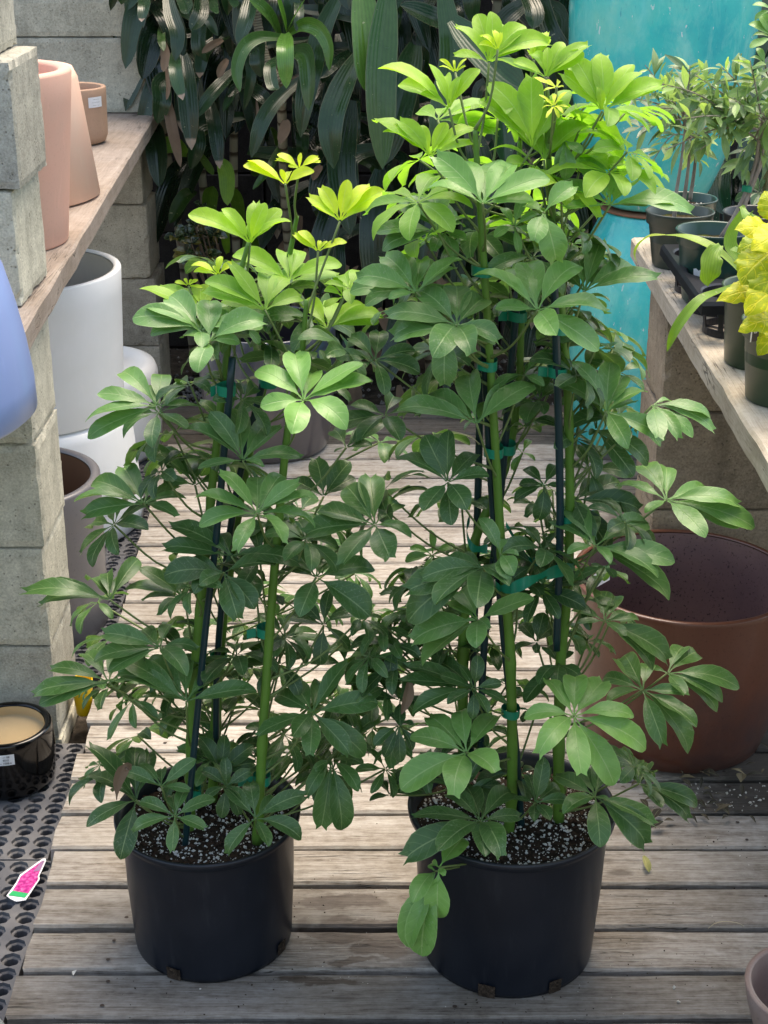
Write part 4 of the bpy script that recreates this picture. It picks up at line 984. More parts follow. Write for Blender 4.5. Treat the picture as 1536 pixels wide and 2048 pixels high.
CR_('0', (1180, 940), [(1110, 930), (1150, 890), (1210, 890), (1260, 950), (1200, 1010)], .03, .2)
CR_('0', (1240, 745), [(1180, 720), (1220, 700), (1280, 730), (1290, 780), (1230, 800)], .05, .35)
CR_('0', (1170, 1200), [(1090, 1220), (1130, 1160), (1200, 1150), (1230, 1210), (1180, 1260)], .03, .15)
CR_('0', (930, 1580), [(850, 1560), (890, 1520), (960, 1510), (1000, 1570), (940, 1620)], -.05, .15)
CR_('0', (780, 1590), [(740, 1600), (760, 1560), (810, 1540), (850, 1580)], .0, .05)
rg = random.Random(23)
for i in range(44):
    st = rg.choice(stR); q = st[int(rg.uniform(.05, .9) * 59)]
    a = rg.uniform(-.6, 3.7); rad = rg.uniform(.03, .13)
    out = Vector((math.cos(a), math.sin(a), 0)); Hb = q + out * rad + Vector((0, 0, .05))
    rnd.seed(i + 300); hz = q.z > 1.0
    rand_cluster(YG if hz else LV, PT, Hb, rg.uniform(.05, .085), rg.choice((6, 7, 8)), rg.uniform(.05, .3), stR, out)
rg = random.Random(52)
for i in range(66):
    t_ = rg.random()
    if t_ < .45: px, py = rg.uniform(730, 1270), rg.uniform(1180, 1600)
    elif t_ < .6: px, py = rg.uniform(720, 930), rg.uniform(1080, 1560)
    else: px, py = rg.uniform(740, 1240), rg.uniform(450, 1180)
    rnd.seed(i + 1300); Hb = atY(px, py, YR + rg.uniform(-.01, .15)); out = (Hb - Vector((cR[0], YR, Hb.z))).normalized()
    rand_cluster(LV, PT, Hb, rg.uniform(.045, .08), rg.choice((6, 7, 8)), rg.uniform(.08, .4), stR, out, up=.5, droopz=rg.uniform(.05, .45), wr=.18)
obj('withered_leaflet', wl2_, M['dead'], pr_)
tag(obj('foliage', LV, M['leafS'], pr_)); yo = obj('new_growth', YG, M['leafY'], pr_); yo['label'] = 'bright lime-green young leaves at the top'
obj('leaf_stalks', PT, M['petM'], pr_)
# ================================================================ RIGHT SHELF: TRAY, POTS, PLANTS
LEAFW = 1.0
GPOT = mat_glaze('green_nursery_plastic', (.022, .05, .024), .3, .2, (.03, .062, .03), coat=.1, scale=10, spec=.5)
GPOT2 = mat_glaze('dark_green_nursery_plastic', (.012, .05, .038), .25, .2, (.02, .06, .045), coat=.2, scale=10, spec=.5)
OPOT = mat_glaze('grey_green_nursery_plastic', (.035, .05, .038), .3, .2, (.05, .065, .05), coat=.1, scale=10, spec=.5)
TRAYM = mat_glaze('black_tray_plastic', (.006, .007, .012), .3, .2, (.012, .014, .02), coat=.1, scale=14, spec=.5)
MOSS = NT('mossy_soil'); v_ = MOSS.coord(); n_ = MOSS.noise(v_, 130, 4, .7); n2_ = MOSS.noise(v_, 30, 3)
MOSS.bump(n_, .9, .004); MOSS = MOSS.done(MOSS.mix(MOSS.step(n2_, .4, .6), MOSS.ramp(n_, [(.3, (.03, .022, .014)), (.7, (.14, .10, .06))]), MOSS.ramp(n_, [(.3, (.03, .04, .008)), (.7, (.13, .15, .04))])), .95, .1)
BARK = NT('pale_bark'); v_ = BARK.coord((40, 40, 8)); n_ = BARK.noise(v_, 3, 5, .6); BARK.bump(n_, .5, .002); BARK = BARK.done(BARK.ramp(n_, [(.3, (.13, .095, .075)), (.7, (.42, .36, .31))]), .8, .2)
SILV = mat_leaf('olive_leaf', (.035, .065, .045), (.13, .21, .10), (.30, .45, .12), .2, .25, .1, vein=(.5, .56, .4), veinamt=.4, under_mul=(2.2, 1.9, 2.3))
# underside of olive leaves is silvery: lighter reverse handled by its own backface colour
def small_pot(c, rb, rt, h, mat, root, soil=None, soil_z=.82, wall=.0022, band=.022):
    prof = [(rb - .004, 0), (rb, .004), (lerp(rb, rt, .75) - .001, h - band - .003), (lerp(rb, rt, .8) + .003, h - band), (rt + .001, h - .004), (rt + .003, h - .001), (rt + .001, h + .001), (rt - wall, h - .001), (lerp(rb, rt, .6) - wall, h * .5), (rb - wall, .01), (.0001, .01)]
    b = obj('pot', lathe(prof, c, 64, wob=.004, seed=c[0] * 9, caps=False), mat, root)
    if soil:
        n = 28; m_ = 8; mb = MB(); vs = []; fs = []; rr = lerp(rb, rt, soil_z) - wall - .0005; cc = Vector(c) + Vector((0, 0, h * soil_z))
        for j in range(m_ + 1):
            for k in range(n):
                a = 2 * math.pi * k / n; q = rr * j / m_; x = q * math.cos(a); y = q * math.sin(a)
                vs.append(cc + Vector((x, y, .004 * noise.noise(Vector((x * 60 + c[0] * 30, y * 60, 1))))))
        for j in range(m_):
            for k in range(n): k2 = (k + 1) % n; fs.append((j*n+k, (j+1)*n+k, (j+1)*n+k2, j*n+k2))
        obj('soil', MB().add(vs, fs), soil, root)
    return b
def perl(root, c, r, n, seed):
    rg = random.Random(seed); pb = MB(); pb.smooth = False
    for i in range(n):
        q = r * math.sqrt(rg.random()); a = rg.random() * 6.283; s_ = rg.uniform(.001, .0026); p = Vector(c) + Vector((q * math.cos(a), q * math.sin(a), .002))
        pb.add([p + Vector(v) * s_ for v in ((1,0,0), (-1,0,0), (0,1,0), (0,-1,0), (0,0,1), (0,0,-1))], [(0,2,4), (2,1,4), (1,3,4), (3,0,4), (2,0,5), (1,2,5), (3,1,5), (0,3,5)])
    tag(obj('perlite', pb, M['perlite'], root, smooth=False), kind='stuff')
# --- carry tray: plate with round holes, skirt and open slotted cups
tray = thing('nursery_tray', (.63, 2.56, ZR), 'black plastic carry tray with round openings and slotted cups', 'tray')
TZ = .068; TX0, TX1, TY0, TY1 = .505, .865, 2.36, 2.75
cells = [(TX0 + .06 + .12 * i, TY0 + .065 + .13 * j) for i in range(3) for j in range(3)]
pm = MB(); pm.smooth = False
for (cx, cy) in cells:
    hx, hy, rh = .06, .065, .0505; n = 32; vs = []; fs = []
    for k in range(n):
        a = 2 * math.pi * k / n; ca, sa = math.cos(a), math.sin(a); m_ = max(abs(ca), abs(sa))
        vs.append((cx + hx * ca / m_, cy + hy * sa / m_, ZR + TZ))
    for (r_, z) in ((rh + .003, TZ), (rh, TZ - .003), (rh, TZ - .016)):
        for k in range(n):
            a = 2 * math.pi * k / n; vs.append((cx + r_ * math.cos(a), cy + r_ * math.sin(a), ZR + z))
    for L in range(3):
        for k in range(n): k2 = (k + 1) % n; fs.append((L*n+k, (L+1)*n+k, (L+1)*n+k2, L*n+k2)[::-1])
    pm.add(vs, fs)
o = [(TX0, TY0), (TX1, TY0), (TX1, TY1), (TX0, TY1)]
for (x, y), (x2, y2) in zip(o, o[1:] + o[:1]):
    nx_, ny_ = (y2 - y), -(x2 - x); L = math.hypot(nx_, ny_); nx_ /= L; ny_ /= L
    def off(px, py, q, z): return (px + (q if px > .6 else -q), py + (q if py > 2.5 else -q), ZR + z)
    pm.add([off(x, y, 0, TZ), off(x2, y2, 0, TZ), off(x2, y2, .004, TZ - .006), off(x, y, .004, TZ - .006), off(x, y, .005, TZ - .02), off(x2, y2, .005, TZ - .02), off(x2, y2, .002, TZ - .02), off(x, y, .002, TZ - .02)],
           [(0, 3, 2, 1), (3, 4, 5, 2), (4, 7, 6, 5)])
obj('tray_top', pm, TRAYM, tray, smooth=False)
for (cx, cy) in cells:
    cm = MB(); rt_, rb_ = .0503, .044
    lathe([(rt_, TZ - .016), (rt_ + .002, TZ - .016), (rt_ + .0015, TZ - .024), (rt_ - .001, TZ - .024)], (cx, cy, ZR), 32, cm, caps=False)
    lathe([(rb_ + .002, .0), (rb_ + .002, .012), (rb_ - .001, .012), (rb_ - .001, .0), (rb_ + .002, 0)], (cx, cy, ZR), 32, cm, caps=False)
    lathe([(.022, .001), (.022, .004), (.018, .004), (.018, .001), (.022, .001)], (cx, cy, ZR), 24, cm, caps=False)
    for k in range(8):
        a = R(45 * k + 12); w2 = .0042
        e = Vector((-math.sin(a), math.cos(a), 0)) * w2; ci = Vector((math.cos(a), math.sin(a), 0)); c0 = Vector((cx, cy, ZR))
        A = c0 + ci * rb_ + Vector((0, 0, .010)); B = c0 + ci * rt_ + Vector((0, 0, TZ - .020)); th = ci * .0022
        cm.add([A - e, A + e, B + e, B - e, A - e + th, A + e + th, B + e + th, B - e + th], [(0,1,2,3), (7,6,5,4), (0,4,5,1), (2,6,7,3), (1,5,6,2), (0,3,7,4)])
    for k in range(4):
        a = R(45 + 90 * k); ci = Vector((math.cos(a), math.sin(a), 0)); e = Vector((-math.sin(a), math.cos(a), 0)) * .003; c0 = Vector((cx, cy, ZR + .002))
        cm.add([c0 + ci * .02 - e, c0 + ci * .02 + e, c0 + ci * rb_ + e, c0 + ci * rb_ - e], [(0, 1, 2, 3)])
    obj('cup', cm, TRAYM, tray, smooth=False)
# --- olive cuttings
def twig_plant(root, stems, seed, tips, leafn, Y, L0=.047, tone=.66, mat=None, sm=None, wr=.125, spread=.05):
    rg = random.Random(seed); lm = MB(); tm = MB()
    for p in stems: tube(p, lambda t: lerp(.0042, .0022, t), sm if sm is not None else tm, n=8)
    anchor = stems[0][-1]
    for (px, py, dy) in tips:
        T = atY(px, py, Y + dy)
        mid = anchor.lerp(T, .5) + Vector((0, 0, rg.uniform(.0, .02)))
        path = spline([anchor + Vector((rg.uniform(-.01, .01), rg.uniform(-.01, .01), rg.uniform(-.03, .02))), mid, T], 24); tube(path, lambda t: lerp(.0018, .0008, t), tm, n=5)
        for i in range(leafn):
            t = .18 + .82 * (i + rg.random() * .5) / leafn; k = min(23, int(t * 23)); p = path[k]; tan = (path[min(k+1, 23)] - path[max(k-1, 0)]).normalized()
            for sgn in ((-1, 0, 1) if i % 2 else (-1, 1)):
                rv = Vector((rg.gauss(0, 1), rg.gauss(0, 1), rg.gauss(.15, 1))); rv = (rv - tan * rv.dot(tan)).normalized()
                d = (tan * rg.uniform(.2, .9) + rv * .9 + Vector((0, 0, -.1))).normalized(); rnd.seed(rg.random())
                L = L0 * rg.uniform(.7, 1.25) * (1 if t < .85 else .7)
                leaflet(lm, p, p + d * L, Vector((rg.gauss(0, .4), rg.gauss(-.3, .4), 1)), wr * rg.uniform(.8, 1.3), tone + rg.uniform(-.3, .25) + (.2 if t > .85 else 0), arch=rg.uniform(.0, .1), droop=.03, fold=.2, prof=LANC, twist=rg.uniform(-.4, .4))
    obj('foliage', lm, mat or SILV, root); obj('branch', tm, BARK, root)
c1 = (.563, 2.605, ZR + .004)
o1 = thing('olive_plant', c1, 'young olive in dark green pot standing in the black tray, stems bundled with green tie', 'potted plant', 'young olives in nursery pots')
small_pot(c1, .046, .0625, .124, GPOT2, o1, MOSS)
st1 = [px_path([(1440 + q * 6, 478 - (q % 2) * 3), (1470 + q * 3, 430), (1495 + q * 2.2, 375), (1512 + q * 3.4, 318), (1520 + q * 5, 250)], 2.60 + .004 * (q % 3), 20) for q in range(5)]
sm_ = MB()
twig_plant(o1, st1, 5, [(1330, 300, -.02), (1250, 215, .02), (1290, 160, .0), (1390, 150, .02), (1440, 130, .03), (1500, 120, -.02), (1560, 180, 0), (1350, 240, -.05), (1400, 300, -.05), (1470, 200, -.06), (1530, 320, .04), (1440, 250, .0), (1560, 260, -.03), (1490, 345, .02)], 9, 2.6, sm=sm_)
obj('stem', sm_, BARK, o1); tape_band('tie', atY(1494, 377, 2.60), (.0085, .0085), .010, o1, (.012, -.004, .002))
wp = MB(); rr_ = .0585
n = 6; vs = []; fs = []
for i in range(n + 1):
    a = R(-118) + (i / n - .5) * .5
    for z in (.045, .066): vs.append(Vector(c1) + Vector(((.0475 + z * .12 + .0016) * math.cos(a), (.0475 + z * .12 + .0016) * math.sin(a), z + .002 * math.sin(i * 2.3))))
for i in range(n): fs.append((i*2, i*2+2, i*2+3, i*2+1))
obj('torn_sticker', MB().add(vs, fs), LBL, o1)
c2 = (.5535, 2.868, ZR)
o2 = thing('olive_plant', c2, 'young olive with one thin trunk in mossy grey-green pot behind the black tray', 'potted plant', 'young olives in nursery pots')
small_pot(c2, .046, .0615, .104, OPOT, o2, MOSS)
twig_plant(o2, [px_path([(1348, 440), (1352, 390), (1363, 320), (1372, 240)], 2.868, 20)], 9, [(1235, 190, -.02), (1290, 130, .02), (1330, 200, -.04), (1400, 180, .02), (1380, 130, 0), (1300, 260, -.02), (1450, 240, .02), (1255, 260, .03), (1420, 140, -.01)], 7, 2.86)
c3 = (.59, 3.015, ZR)
o3 = thing('olive_plant', c3, 'young olive with two pale trunks in the dark green pot farthest back on the shelf', 'potted plant', 'young olives in nursery pots')
small_pot(c3, .046, .0605, .098, GPOT2, o3, M['soil']); perl(o3, (c3[0], c3[1], ZR + .081), .045, 26, 4)
twig_plant(o3, [px_path([(1368, 400), (1376, 340), (1384, 250)], 3.01, 20), px_path([(1380, 400), (1390, 330), (1396, 260)], 3.02, 20)], 12, [(1390, 170, 0), (1440, 180, .03), (1340, 210, 0), (1300, 330, -.03), (1400, 330, 0), (1480, 280, .02), (1360, 120, 0)], 7, 3.01)
c4 = (.70, 2.885, ZR)
o4 = thing('potted_sapling', c4, 'dark-leaved sapling in a dark grey pot at the right frame edge, behind the green-tied stems', 'potted plant')
small_pot(c4, .045, .06, .098, mat_glaze('charcoal_plastic', (.03, .033, .035), .3, .2, coat=.1), o4, M['soil']); perl(o4, (c4[0] - .02, c4[1] - .01, ZR + .081), .03, 16, 6)
sp = px_path([(1529, 445), (1531, 400), (1534, 340), (1540, 250), (1548, 150)], 2.885, 24)
SPM = tube(sp, .0065, n=8)
LV = MB(); PT = MB()
for ((hx, hy), tips, tn, yg) in [((1520, 385), [(1495, 375), (1470, 400), (1500, 350), (1536, 345), (1560, 380), (1540, 420), (1505, 410)], .1, 0), ((1530, 320), [(1500, 300), (1510, 345), (1550, 350), (1560, 300), (1525, 290)], .15, 0),
        ((1545, 75), [(1500, 45), (1505, 70), (1520, 25), (1560, 30), (1500, 95), (1580, 80)], .85, 1), ((1530, 130), [(1500, 115), (1495, 145), (1515, 95), (1560, 110), (1505, 160)], .7, 1), ((1540, 210), [(1500, 175), (1505, 230), (1520, 160), (1560, 170), (1515, 260)], .4, 0), ((1545, 20), [(1505, 10), (1510, 40), (1560, 0)], .8, 1)]:
    rnd.seed(hx * hy); cluster(LV, PT, '0', (hx, hy), tips, -.01, tn, 2.885, [sp], wr=.2, pl=.03)
SPM.add(PT.v, PT.f); obj('foliage', LV, M['leafS'], o4); obj('stem', SPM, mat_plain('olive_brown_bark', (.15, .14, .06), .7), o4)
# --- strappy plant in green pot (second) with arching, browning leaves
c5 = (.5705, 2.257, ZR)
o5 = thing('strap_leaf_plant', c5, 'green pot with long arching yellow-green strap leaves hanging over the shelf edge', 'potted plant')
small_pot(c5, .05, .0605, .122, GPOT, o5, M['soil'], .88); perl(o5, (c5[0] - .02, c5[1] - .02, ZR + .108), .03, 14, 8)
LEAFY = mat_leaf('yellowing_strap_leaf', (.05, .11, .02), (.17, .30, .03), (.38, .42, .05), .25, .35, ribs=True)
YC = 2.25
LV = MB(); rnd.seed(5)
strap(LV, [atY(1487, 560, YC), atY(1470, 535, YC - .01), atY(1430, 500, YC - .02), atY(1375, 476, YC), atY(1325, 470, YC + .04)], .026, (0, -.5, 1), .62)
strap(LV, [atY(1330, 470, YC + .035), atY(1300, 473, YC + .05), atY(1280, 487, YC + .06), atY(1271, 508, YC + .06), atY(1275, 530, YC + .05)], .020, (0, -.2, 1), .8, 1)
strap(LV, [atY(1480, 565, YC - .02), atY(1440, 582, YC - .07), atY(1400, 600, YC - .1), atY(1365, 640, YC - .11), atY(1345, 675, YC - .11), atY(1334, 703, YC - .1)], .019, (0, -.3, 1), .5)
strap(LV, [atY(1440, 490, YC - .03), atY(1425, 510, YC - .05), atY(1418, 540, YC - .06), atY(1416, 572, YC - .055)], .036, (0, -1, .3), .55, waves=.003)
strap(LV, [atY(1500, 560, YC), atY(1480, 520, YC + .02), atY(1460, 480, YC + .04), atY(1490, 410, YC + .05)], .02, (0, -1, .3), .5)
strap(LV, [atY(1530, 460, YC), atY(1510, 445, YC), atY(1492, 430, YC + .0), atY(1483, 412, YC + .02)], .026, (0, -.6, 1), .5, waves=.003)
strap(LV, [atY(1510, 565, YC), atY(1490, 520, YC - .04), atY(1475, 505, YC - .05), atY(1460, 500, YC - .05)], .028, (0, -.6, 1), .35)
obj('foliage', LV, LEAFY, o5)
# --- coleus
COLM = NT('yellow_coleus_leaf'); u_ = COLM.attr('u'); vv_ = COLM.attr('v'); au_ = COLM.math('ABSOLUTE', u_)
cr = COLM.noise(COLM.coord(), 120, 3, .6); lat = COLM.math('SINE', COLM.math('ADD', COLM.math('MULTIPLY', vv_, 32), COLM.math('MULTIPLY', au_, -7)))
latm = COLM.step(lat, .9, .99); midm = COLM.math('SUBTRACT', 1.0, COLM.step(au_, .02, .08)); ed = COLM.voro(COLM.coord(), 210, 'DISTANCE_TO_EDGE'); net = COLM.math('SUBTRACT', 1.0, COLM.step(ed, .02, .10))
tone_ = COLM.attr('tone')
basec = COLM.mix(tone_, (.40, .54, .012), (.90, .78, .006)); grn = COLM.mix(tone_, (.05, .17, .01), (.22, .36, .005))
fc = COLM.math('MULTIPLY', COLM.math('SUBTRACT', 1.0, COLM.math('MAXIMUM', latm, midm)), COLM.step(cr, .3, .48))
cc_ = COLM.mix(COLM.math('MULTIPLY', fc, .62), basec, grn); cc_ = COLM.mix(COLM.math('MULTIPLY', COLM.math('MAXIMUM', latm, midm), .5), cc_, (.60, .60, .06))
COLM.bump(COLM.math('ADD', COLM.math('MULTIPLY', COLM.math('MAXIMUM', latm, midm), -.7), COLM.math('MULTIPLY', cr, .5)), .6, .002)
COLM.done(cc_, .5, .4); tr_ = COLM.n('ShaderNodeBsdfTranslucent'); COLM.l(cc_, tr_.inputs[0]); mx_ = COLM.n('ShaderNodeMixShader'); mx_.inputs[0].default_value = .25
COLM.l(COLM.b.outputs[0], mx_.inputs[1]); COLM.l(tr_.outputs[0], mx_.inputs[2]); COLM.l(mx_.outputs[0], COLM.out.inputs[0]); COLM = COLM.m
c6 = (.566, 2.086, ZR)
o6 = thing('coleus_plant', c6, 'bright yellow coleus with green-veined ruffled leaves in green pot, nearest on the right shelf', 'potted plant')
small_pot(c6, .05, .0625, .117, GPOT, o6, M['soil'], .88); perl(o6, (c6[0] - .03, c6[1] - .02, ZR + .104), .022, 16, 9)
def coleus_leaf(mb, B, T, N, wr, tone):
    n = 26; d = T - B; L = d.length; D = d / L; N = (N - D * N.dot(D)).normalized(); S = D.cross(N); us = (-1, -.7, -.35, 0, .35, .7, 1); vs = []; U = []; V = []; ph = rnd.random() * 6
    for i in range(n + 1):
        t = i / n; w_ = math.sin(math.pi * min(1, t ** .8)) ** .75 if 0 < t < 1 else .02
        sc_ = 1 + .13 * abs(math.sin(t * 26)) - .06
        c = B + d * t + N * L * (.3 * t * (1 - t) - .25 * max(0, t - .6) ** 2 * 3)
        for u in us:
            W = w_ * wr * L * (sc_ if abs(u) == 1 else 1)
            q = c + S * u * W + N * (abs(u) * W * .1 - abs(u) ** 2 * W * .28)
            if abs(u) >= .7: q += N * L * .022 * math.sin(t * 24 + ph + u)
            vs.append(q); U.append(u); V.append(t)
    fs = []; m_ = 7
    for i in range(n):
        for j in range(m_ - 1): a = i * m_ + j; fs.append((a, a+1, a+m_+1, a+m_))
    mb.add(vs, fs, u=U, v=V, tone=tone)
LV = MB(); YC = 2.07; rnd.seed(77)
for (b, t, dy0, dy1, wr, tn) in [((1552, 470), (1478, 452), 0, -.03, .36, .95), ((1548, 500), (1482, 560), -.03, -.07, .42, .55), ((1570, 515), (1520, 600), -.04, -.1, .42, .5), ((1545, 585), (1441, 592), -.02, -.06, .24, 1),
        ((1600, 560), (1495, 615), -.05, -.11, .34, .95), ((1560, 640), (1482, 655), -.06, -.1, .26, .8), ((1570, 610), (1505, 570), -.0, -.02, .3, .9), ((1545, 620), (1495, 640), -.01, -.03, .4, .3), ((1570, 660), (1515, 705), -.05, -.07, .4, .7),
        ((1535, 480), (1475, 500), .03, .02, .4, .2), ((1550, 440), (1530, 380), .02, .04, .4, .6), ((1590, 470), (1510, 490), -.03, -.08, .38, 1), ((1545, 530), (1470, 520), .03, .03, .34, .35), ((1530, 640), (1520, 690), .0, .0, .4, .25)]:
    coleus_leaf(LV, atY(*b, YC + dy0), atY(*t, YC + dy1), Vector((-.25, -.8, .9)), wr, tn)
obj('foliage', LV, COLM, o6)
stm = MB()
for q in range(3): tube(spline([Vector(c6) + Vector((.01 * q, 0, .1)), atY(1560 + q * 6, 600, YC), atY(1560 + q * 8, 480, YC)], 10), .003, stm, n=6)
obj('stem', stm, M['stemM'], o6)
lt = MB(); A = atY(1508, 683, 2.03); B = atY(1519, 600, 2.015); ax = (B - A).normalized(); sx = Vector((1, .25, 0)); sx = (sx - ax * sx.dot(ax)).normalized(); nn_ = sx.cross(ax); nn_ = nn_ if nn_.y < 0 else -nn_
hw = .0065; c8 = [A - sx*hw, A + sx*hw, B + sx*hw, B - sx*hw]; lt.add(c8 + [p - nn_ * .0008 for p in c8], [(0,1,2,3), (7,6,5,4), (0,4,5,1), (1,5,6,2), (2,6,7,3), (3,7,4,0)])
lo = obj('plant_label', lt, mat_plain('black_label', (.015, .015, .017), .4), o6, smooth=False)
l2 = MB(); l2.add([A - sx*hw + nn_*.0004, A - sx*(hw-.002) + nn_*.0004, B - sx*(hw-.002) + nn_*.0004, B - sx*hw + nn_*.0004], [(0,1,2,3)]); obj('label_edge', l2, LBL, lo, smooth=False)
M4 = Matrix((-ax, sx, nn_)).transposed().to_4x4()
if M4.to_3x3().determinant() < 0: M4 = Matrix((-ax, -sx, nn_)).transposed().to_4x4()
M4.translation = B.lerp(A, .2) + nn_ * .0006 + sx * .001; text_mesh('lettering', 'Elec', .0095, LBL, M4, lo)
M4.translation = B.lerp(A, .74) + nn_ * .0006 + sx * .001; text_mesh('lettering', 'te', .0095, LBL, M4, lo)
# ================================================================ DRACAENAS, SHRUB, FERNY LEAVES AT THE BACK
def dr(name, label, loc, group='strap-leaved plants hanging in front of the back wall'): return thing(name, loc, label, 'dracaena', group)
rnd.seed(42)
def Z7(x, y): return (280 + x / 3.2, y / 3.2)
DPROF = [(0, .42), (.12, .72), (.3, .95), (.5, 1), (.68, .97), (.82, .8), (.93, .48), (1, .03)]
def S7(mb, pts, Y, wpx, tone, dead=0, conv=Z7, dys=None, N0=None, fold=.3):
    q = [conv(*p) if conv else p for p in pts]; n = len(q)
    P = [atY(x, y, Y - .14 * math.sin(math.pi * .5 * i / (n - 1)) if dys is None else Y + dys[i]) for i, (x, y) in enumerate(q)]
    width = (wpx / 3.2 if conv else wpx) * cdepth(P[0]) / F * 1.12
    tone = min(1, tone * 1.15 + .06)
    strap(mb, P, width * .93, N0 or (rnd.uniform(-.4, .4), -.9, .5), tone, dead, fold=fold, prof=DPROF)
d1 = dr('dracaena', 'dark glossy strap-leaved dracaena at upper left with tan dead tips', (-.62, 4.85, -.07))
d2 = dr('dracaena', 'dracaena with pale ringed cane and brighter green rosette at upper centre', (-.25, 4.8, -.07))
d3 = dr('dracaena', 'dracaena with broad blue-grey drooping leaves behind the taller umbrella plant', (.15, 4.85, -.07))
d4 = dr('dracaena', 'dark dracaena showing in the gap right of the turquoise urns', (1.2, 5.0, -.07))
L1, L2, L3, L4 = MB(), MB(), MB(), MB()
S7(L1, [(170, -60), (200, 100), (240, 230), (225, 390)], 4.5, 95, .25); S7(L1, [(225, 320), (232, 470), (275, 640)], 4.42, 85, .42, 1)
S7(L1, [(270, 330), (300, 600), (330, 960)], 4.55, 125, .2, 1); S7(L1, [(390, -60), (385, 90), (325, 195)], 4.5, 100, .2); S7(L1, [(20, -60), (30, 40), (10, 140)], 4.5, 80, .3, 1)
S7(L1, [(620, 440), (470, 600), (345, 765)], 4.58, 95, .35); S7(L1, [(640, 420), (590, 600), (535, 715)], 4.6, 65, .35); S7(L1, [(430, 600), (480, 830), (510, 1080)], 4.62, 90, .2, 1)
S7(L1, [(330, 60), (430, 120), (500, 230)], 4.6, 60, .35); S7(L1, [(560, -40), (600, 20), (605, 50)], 4.5, 60, .3); S7(L1, [(140, 150), (135, 250), (150, 330)], 4.6, 50, .5)
S7(L1, [(250, -40), (300, 40), (305, 90)], 4.45, 90, .3); S7(L1, [(470, -50), (470, 60), (485, 90)], 4.5, 60, .4); S7(L1, [(600, 200), (420, 330), (380, 500)], 4.65, 90, .3, 1)
S7(L1, [(740, 480), (620, 560), (560, 620)], 4.62, 60, .1)
# bright rosette
S7(L2, [(860, -60), (900, 80), (935, 200)][::-1], 4.35, 70, .85, fold=.5); S7(L2, [(940, 205), (990, 110), (1060, -10)], 4.35, 34, .8); S7(L2, [(930, 215), (932, 330), (937, 565)], 4.3, 108, .72, dys=[0, -.12, -.14])
S7(L2, [(955, 215), (1050, 160), (1150, 190), (1210, 300), (1212, 455)], 4.35, 95, .62); S7(L2, [(900, 240), (820, 90), (690, -20)], 4.4, 90, .55)
S7(L2, [(920, 240), (760, 240), (660, 310), (615, 450), (640, 590)], 4.33, 85, .5); S7(L2, [(960, 330), (1060, 350), (1085, 500), (1080, 710)], 4.32, 130, .45); S7(L2, [(900, 360), (835, 430), (850, 550), (890, 570)], 4.33, 80, .4)
S7(L2, [(720, -60), (690, 120), (632, 290)], 4.45, 115, .25); S7(L2, [(1000, -40), (1020, 80), (1000, 200)], 4.45, 60, .3)
S7(L2, [(1040, 500), (880, 640), (780, 790), (712, 1010)], 4.42, 100, .3); S7(L2, [(1290, -60), (1170, 200), (1110, 420), (1060, 640), (1028, 880)], 4.4, 140, .35)
S7(L2, [(650, 520), (760, 600), (850, 690)], 4.6, 90, .12); S7(L2, [(900, 930), (830, 1080), (722, 1215)], 4.62, 60, .5)
# blue-grey right group
S7(L3, [(1400, 350), (1290, 580), (1225, 800), (1240, 1080)], 4.28, 165, .35); S7(L3, [(1344, 330), (1230, 420), (1150, 500)], 4.5, 70, .25)
for pts, Y, wd, tn in [([(722, -40), (735, 90), (738, 188)], 4.25, 58, .62), ([(775, -20), (760, 150), (765, 338)], 4.2, 62, .45), ([(885, -30), (905, 110), (885, 225), (880, 330)], 4.2, 52, .42), ([(905, 40), (960, 100), (1010, 150), (1048, 178)], 4.1, 62, .4),
        ([(1075, -30), (1095, 60), (1145, 130)], 4.4, 44, .15), ([(1040, -30), (1065, 20), (1066, 58)], 4.4, 40, .2), ([(830, 90), (800, 200), (770, 330)], 4.4, 60, .3), ([(700, 200), (680, 330), (700, 470)], 4.45, 58, .2), ([(930, 60), (870, 40), (800, 10)], 4.45, 50, .2),
        ([(870, 330), (850, 480), (820, 620)], 4.4, 58, .15), ([(760, 340), (745, 460), (750, 600)], 4.45, 52, .12), ([(700, 330), (650, 470), (640, 560)], 4.5, 50, .12), ([(985, 100), (1000, 220), (1010, 330)], 4.3, 56, .4), ([(930, 560), (920, 680), (890, 780)], 4.4, 50, .2), ([(800, 600), (790, 700), (760, 780)], 4.45, 46, .15),
        ([(940, 250), (960, 360), (930, 520)], 4.3, 54, .2), ([(1120, 300), (1110, 420), (1130, 540)], 4.5, 50, .12)]:
    S7(L3, pts, Y, wd, tn, 0, None)
for pts, Y, wd, tn in [([(1530, -20), (1515, 80), (1490, 140)], 4.5, 46, .3), ([(1540, 120), (1515, 180), (1505, 250)], 4.4, 40, .4), ([(1450, 300), (1440, 380), (1450, 430)], 4.4, 40, .2), ([(1530, 200), (1500, 280), (1480, 360)], 4.5, 44, .25), ([(1410, 360), (1420, 430), (1410, 500)], 4.6, 36, .1)]:
    S7(L4, pts, Y, wd, tn, 0, None)
DP = MB(); DEADM = M['dead']
rg = random.Random(31)
for i in range(180):
    px = rg.uniform(285, 1180); py = rg.uniform(-120, 420 if px < 640 else 620); Y = rg.uniform(4.62, 5.0)
    if 300 < px < 600 and py > 130 and rg.random() < .85: continue
    Lp = rg.uniform(110, 230); a = rg.gauss(0, .45); rnd.seed(i)
    mb = L1 if px < 480 else (L2 if px < 680 else L3)
    pts = [(px, py), (px + Lp * .4 * math.sin(a) * 1.5, py + Lp * .35), (px + Lp * math.sin(a), py + Lp)]
    S7(mb, pts, Y, rg.uniform(28, 52), rg.uniform(0, .28), 1 if rg.random() < .25 else 0, None)
